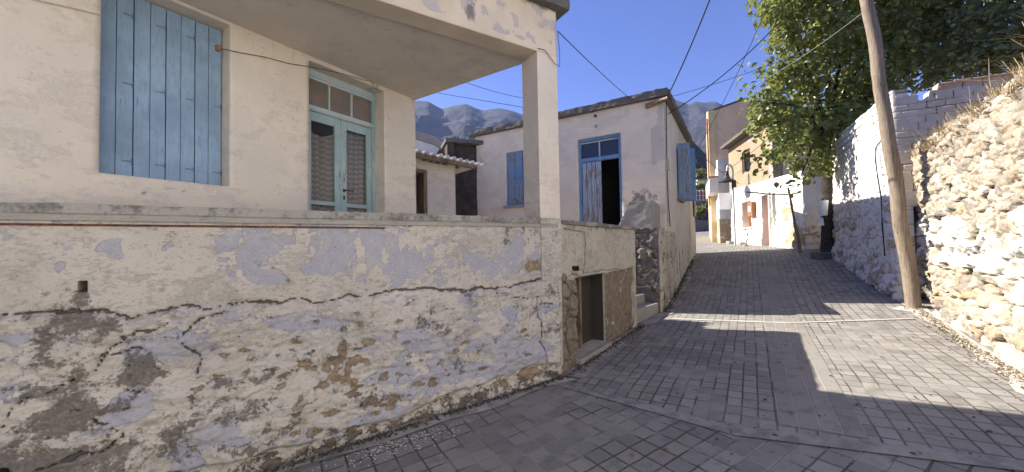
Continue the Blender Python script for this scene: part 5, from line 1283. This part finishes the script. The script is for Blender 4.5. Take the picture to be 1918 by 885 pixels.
L1 = [lob(1530, 50, 10.4, 75), lob(1470, 70, 10.2, 34), lob(1610, 30, 10.8, 95), lob(1460, 140, 10.1, 38), lob(1500, 150, 10.3, 50), lob(1570, 150, 10.7, 85), lob(1640, 110, 10.8, 75), lob(1440, 190, 10., 32),
      lob(1475, 225, 10.1, 48), lob(1540, 235, 10.4, 60), lob(1470, 268, 9.9, 26), lob(1440, 290, 9.8, 15), lob(1412, 296, 9.8, 12), lob(1515, 290, 10., 34), lob(1494, 340, 9.6, 10), lob(1518, 326, 9.9, 15), lob(1480, 0, 10.3, 60), lob(1600, -60, 11, 130),
      lob(1700, -30, 11.5, 110), lob(1590, 215, 10.6, 42), lob(1650, 165, 10.2, 36), lob(1610, 190, 10.3, 36), lob(1500, -80, 11, 110), lob(1700, 60, 11.2, 70), lob(1418, 135, 9.9, 13), lob(1412, 190, 9.9, 12), lob(1550, 290, 10.1, 26), lob(1440, 90, 10., 14), lob(1448, 20, 10.1, 30), lob(1421, 230, 9.9, 20), lob(1430, 262, 9.8, 14), lob(1412, 165, 9.8, 14), lob(1428, 318, 9.7, 9)]
crown('crown', M['leaf'], tree, L1, .15, 5, 165, 3, .3)
# second tree standing in the yard behind the brick return
t2b = atd(1800, 300, 12.5); t2b.z = 2.9
t2 = thing('yard_tree', 'dense shady evergreen filling the yard behind the brick return', 'tree', t2b)
mb = MB(); mb.tube([t2b, t2b+Vector((.1, 0, 1.5)), t2b+Vector((0, .1, 3))], .2, 12, True, .12); mb.build('trunk', M['bark'], t2, smooth=True)
L2 = [lob(1740, 60, 11, 90), lob(1820, 40, 10.5, 110), lob(1900, 60, 10., 110), lob(1730, 130, 10.6, 55), lob(1790, 115, 10, 60), lob(1860, 100, 9.6, 60), lob(1930, 90, 9.2, 70), lob(1800, -60, 11.5, 140), lob(1920, -60, 10.5, 150), lob(2020, 40, 9.5, 130), lob(1980, 100, 9.0, 70)]
crown('crown', M['leaf2'], t2, L2, .125, 5, 150, 6, .2)
# hedge shrubs and trees at the lane end
def shrub(name, label, px, py, dep, rpx, n, leaf, asp=1.):
    c = atd(px, py, dep); t = thing(name, label, 'tree', (c.x, c.y, float(G(c.x, c.y))), 'greenery at the end of the lane')
    mb = MB(); R = rpx*dep/FOC; mb.tube([Vector((c.x, c.y, float(G(c.x, c.y))-.2)), c], .12, 8, True, .06); mb.build('trunk', M['bark'], t)
    crown('crown', M['leaf'], t, [(tuple(c), R*asp, R, R), (tuple(c+Vector((R*.6, 0, R*.5))), R*.6*asp, R*.6, R*.6), (tuple(c+Vector((-R*.7, 0, -R*.2))), R*.6*asp, R*.6, R*.6)], leaf, 4, n, int(px+py))
shrub('lane_tree', 'small round tree above the greenhouse at the lane end', 1310, 352, 48, 9, 220, .3)
shrub('lane_tree', 'ivy like shrub spilling down the stone terrace at the lane end', 1311, 395, 37, 10, 300, .2)
shrub('lane_tree', 'tree left of the white cottage roof', 1300, 335, 70, 14, 120, .5)
# bucket tied to the trunk, bag below it
bp = atd(1541, 391, tb.y-.32)
bk = thing('bucket', 'white plastic bucket tied to the trunk of the street tree', 'bucket', bp)
mb = MB(); mb.tube([bp+Vector((0, 0, -.2)), bp+Vector((0, 0, .22))], .10, 16, True, .135); mb.build('bucket_body', M['plastic_white'], bk, smooth=False)
mb = MB(); mb.tube([bp+Vector((-.13, 0, .2)), bp+Vector((-.08, .1, .36)), bp+Vector((.08, .1, .36)), bp+Vector((.13, 0, .2))], .008, 6); mb.build('handle', M['galv'], bk)
q_ = bp+Vector((-.06, 0, -.36)); mb = MB(); mb.tube([q_+Vector((0, 0, -.12)), q_, q_+Vector((0, 0, .1))], .07, 10, True, .05); o = mb.build('plastic_bottle', M['plastic_white'], smooth=True, bevel=.01); tagset(o, 'small white container hanging under the bucket on the trunk', 'container')
# stone trough at the trunk
mb = MB(); g_ = Vector(gnd(1540, 484)); mb.box(g_+Vector((-.25, -.2, -.1)), (.5, 0, 0), (0, .35, 0), (0, 0, .28)); o = mb.build('trunk_stone', M['rubble_dark'], bevel=.05); tagset(o, 'dark low stone against the foot of the street tree', 'stone')

# ================================================================== MOUNTAINS, AIR
ang = np.radians(np.linspace(-75, 75, 400)); rr = np.concatenate([np.linspace(170, 600, 34), np.linspace(640, 1900, 80)])
ridge_px = [(560, 230), (700, 205), (780, 188), (803, 190), (828, 204), (850, 197), (872, 194), (890, 202), (905, 207), (935, 203), (958, 207), (985, 217), (1050, 225), (1150, 215), (1240, 192), (1262, 186), (1276, 190), (1290, 196), (1303, 190), (1320, 193), (1340, 190), (1370, 205), (1450, 215), (1600, 240), (1918, 260)]
ra = []; rt = []
for p in ridge_px: q = ray(*p); ra.append(math.atan2(q[0], q[1])); rt.append(q[2]/math.hypot(q[0], q[1]))
foot_px = [(560, 330), (780, 300), (900, 310), (1100, 320), (1270, 262), (1290, 262), (1310, 282), (1330, 300), (1500, 330), (1918, 350)]
fa = []; ft = []
for p in foot_px: q = ray(*p); fa.append(math.atan2(q[0], q[1])); ft.append(q[2]/math.hypot(q[0], q[1]))
A, Rr = np.meshgrid(ang, rr, indexing='ij')
tr = np.interp(A, ra, rt); tf = np.interp(A, fa, ft)
X = Rr*np.sin(A); Y = Rr*np.cos(A)
RG = 1500.
n_ = fbm(X/160, Y/160, 1001, 7, .55); rdg = 1-np.abs(2*fbm(X/240, Y/240, 1009, 6, .5)-1)*2.2
hr = tr*RG*np.clip((Rr-420)/(RG-420), 0, 1)**1.35*(1.0+.0*rdg)
wob = (rdg*.6+n_*.4-.68)*150*sst(Rr, 300, 700)*(1-.85*sst(Rr, 1150, 1480))
h = hr+wob
h = np.where(Rr > RG, tr*RG-(Rr-RG)*.25+wob*.3, h)
hf_ = tf*420*sst(Rr, 150, 420)*(1-.75*sst(Rr, 420, 640)); h = np.maximum(h, hf_+8*(n_-.5))
h = h+EYE-3*(1-sst(Rr, 170, 260))
mb = MB(); mb.v = np.stack([X, Y, h], -1).reshape(-1, 3).tolist(); nr_ = len(rr)
mb.f = [(i*nr_+j, i*nr_+j+1, (i+1)*nr_+j+1, (i+1)*nr_+j) for i in range(len(ang)-1) for j in range(nr_-1)]
t = NT('mountain'); nn1 = t.noise(.02, 10, .7); nn2 = t.noise(.11, 6, .75); sx = t.n('ShaderNodeSeparateXYZ'); t.l(t.co, sx.inputs[0])
c = t.mix(t.step(t.math('ADD', nn1, t.math('MULTIPLY', t.math('SUBTRACT', nn2, .5), .5)), .44, .58), (.055, .055, .058), (.11, .103, .10))
low = t.step(sx.outputs[2], 90, 190, 1, 0); c = t.mix(low, c, t.mix(t.step(nn2, .4, .6), (.025, .035, .018), (.07, .07, .045)))
t.bump(t.math('ADD', nn1, t.math('MULTIPLY', nn2, .35)), 45, 1.); M['mountain'] = t.col(c)
o = mb.build('mountains', M['mountain'], smooth=True); o['kind'] = 'structure'
HAZE = 1
if HAZE:
    hz = MB(); zmax = float(h.max())+40
    hz.box((-2300, -200, -16), (4600, 0, 0), (0, 2400, 0), (0, 0, zmax+16)); hm_ = D.materials.new('air'); hm_.use_nodes = True; nt = hm_.node_tree; nt.nodes.clear()
    out = nt.nodes.new('ShaderNodeOutputMaterial'); pv = nt.nodes.new('ShaderNodeVolumePrincipled'); pv.inputs['Density'].default_value = .00013; pv.inputs['Color'].default_value = (.45, .60, 1., 1); pv.inputs['Anisotropy'].default_value = .0
    nt.links.new(pv.outputs[0], out.inputs['Volume']); o = hz.build('haze', hm_); tagset(o, 'thin bluish air between the village and the mountains', 'haze', kind='stuff')

# ================================================================== UNSEEN HOUSE ADDED BEHIND THE VIEWER TO BOUNCE SUNLIGHT
q = uv2xy(2.9, 2.75); OW = Wall(q, (-U[0], -U[1])); OW.n = (-V[0], -V[1])
oh = thing('bounce_house', 'unseen whitewashed house added behind the viewer to bounce sunlight', 'house', (q[0], q[1], 0))
hl = [(s_, s_+1.0, 1.6, 3.0) for s_ in (2.5, 6., 9.5)]+[(s_, s_+1.0, 4.8, 6.1) for s_ in (2.5, 6., 9.5, 13.)]+[(12.6, 13.7, .2, 2.4)]
panel('front_wall', M['white'], oh, OW, 0, 16, -1.4, 7.2, res=.5, holes=hl, thick=.35)
for (a_, b_, c_, d_) in hl: mb = MB(); mb.wbox(OW, a_, b_, c_, d_, -.25, -.2); mb.build('shutter' if c_ > 1 else 'door', M['shutter'], oh)
mb = MB(); mb.prism([cpt(OW, 0, -.36), cpt(OW, 16, -.36), cpt(OW.shifted(-6), 16), cpt(OW.shifted(-6), 0)], -1.4, 7.2); mb.build('rear_block', M['white'], oh)
mb = MB(); mb.prism([cpt(OW, -.2, .2), cpt(OW, 16.2, .2), cpt(OW.shifted(-6.2), 16.2), cpt(OW.shifted(-6.2), -.2)], 7.205, 7.4); mb.build('roof', M['conc_edge'], oh)

# ================================================================== LIGHT, SKY, CAMERA
AZ = radians(-60.5); EL = radians(36)
to_sun = Vector((sin(AZ)*cos(EL), cos(AZ)*cos(EL), sin(EL)))
sl_ = D.lights.new('sun', 'SUN'); sl_.energy = 4.7; sl_.angle = radians(.53); sl_.color = (1, .93, .82)
so = D.objects.new('sun', sl_); C.objects.link(so); so.rotation_euler = (-to_sun).to_track_quat('-Z', 'Y').to_euler(); so.location = (0, 0, 30)
W = D.worlds.new('World'); bpy.context.scene.world = W; W.use_nodes = True; nt = W.node_tree
bg = nt.nodes['Background']; sk = nt.nodes.new('ShaderNodeTexSky'); sk.sky_type = 'NISHITA'; sk.sun_disc = False
sk.sun_elevation = EL; sk.sun_rotation = AZ; sk.altitude = 300; sk.air_density = 1.0; sk.dust_density = .6; sk.ozone_density = 3.0
mxs = nt.nodes.new('ShaderNodeMix'); mxs.data_type = 'RGBA'; mxs.blend_type = 'MULTIPLY'; mxs.inputs[0].default_value = 1; mxs.inputs[7].default_value = (.49, .52, .85, 1); nt.links.new(sk.outputs[0], mxs.inputs[6]); nt.links.new(mxs.outputs[2], bg.inputs[0]); bg.inputs[1].default_value = .085
cam = D.cameras.new('camera'); co = D.objects.new('camera', cam); C.objects.link(co)
cam.sensor_width = 36; cam.lens = 36*FOC/1918; cam.clip_start = .05; cam.clip_end = 6000
co.matrix_world = Matrix.Translation((0, 0, EYE)) @ Matrix.Rotation(pi/2+PT, 4, 'X') @ Matrix.Rotation(-RL, 4, 'Z')
sc = bpy.context.scene; sc.camera = co
sc.view_settings.view_transform = 'Standard'; sc.view_settings.look = 'None'; sc.view_settings.gamma = 1; sc.view_settings.use_curve_mapping = False
sc.view_settings.exposure = 1.53
sc.cycles.volume_bounces = 0; sc.cycles.volume_step_rate = 1
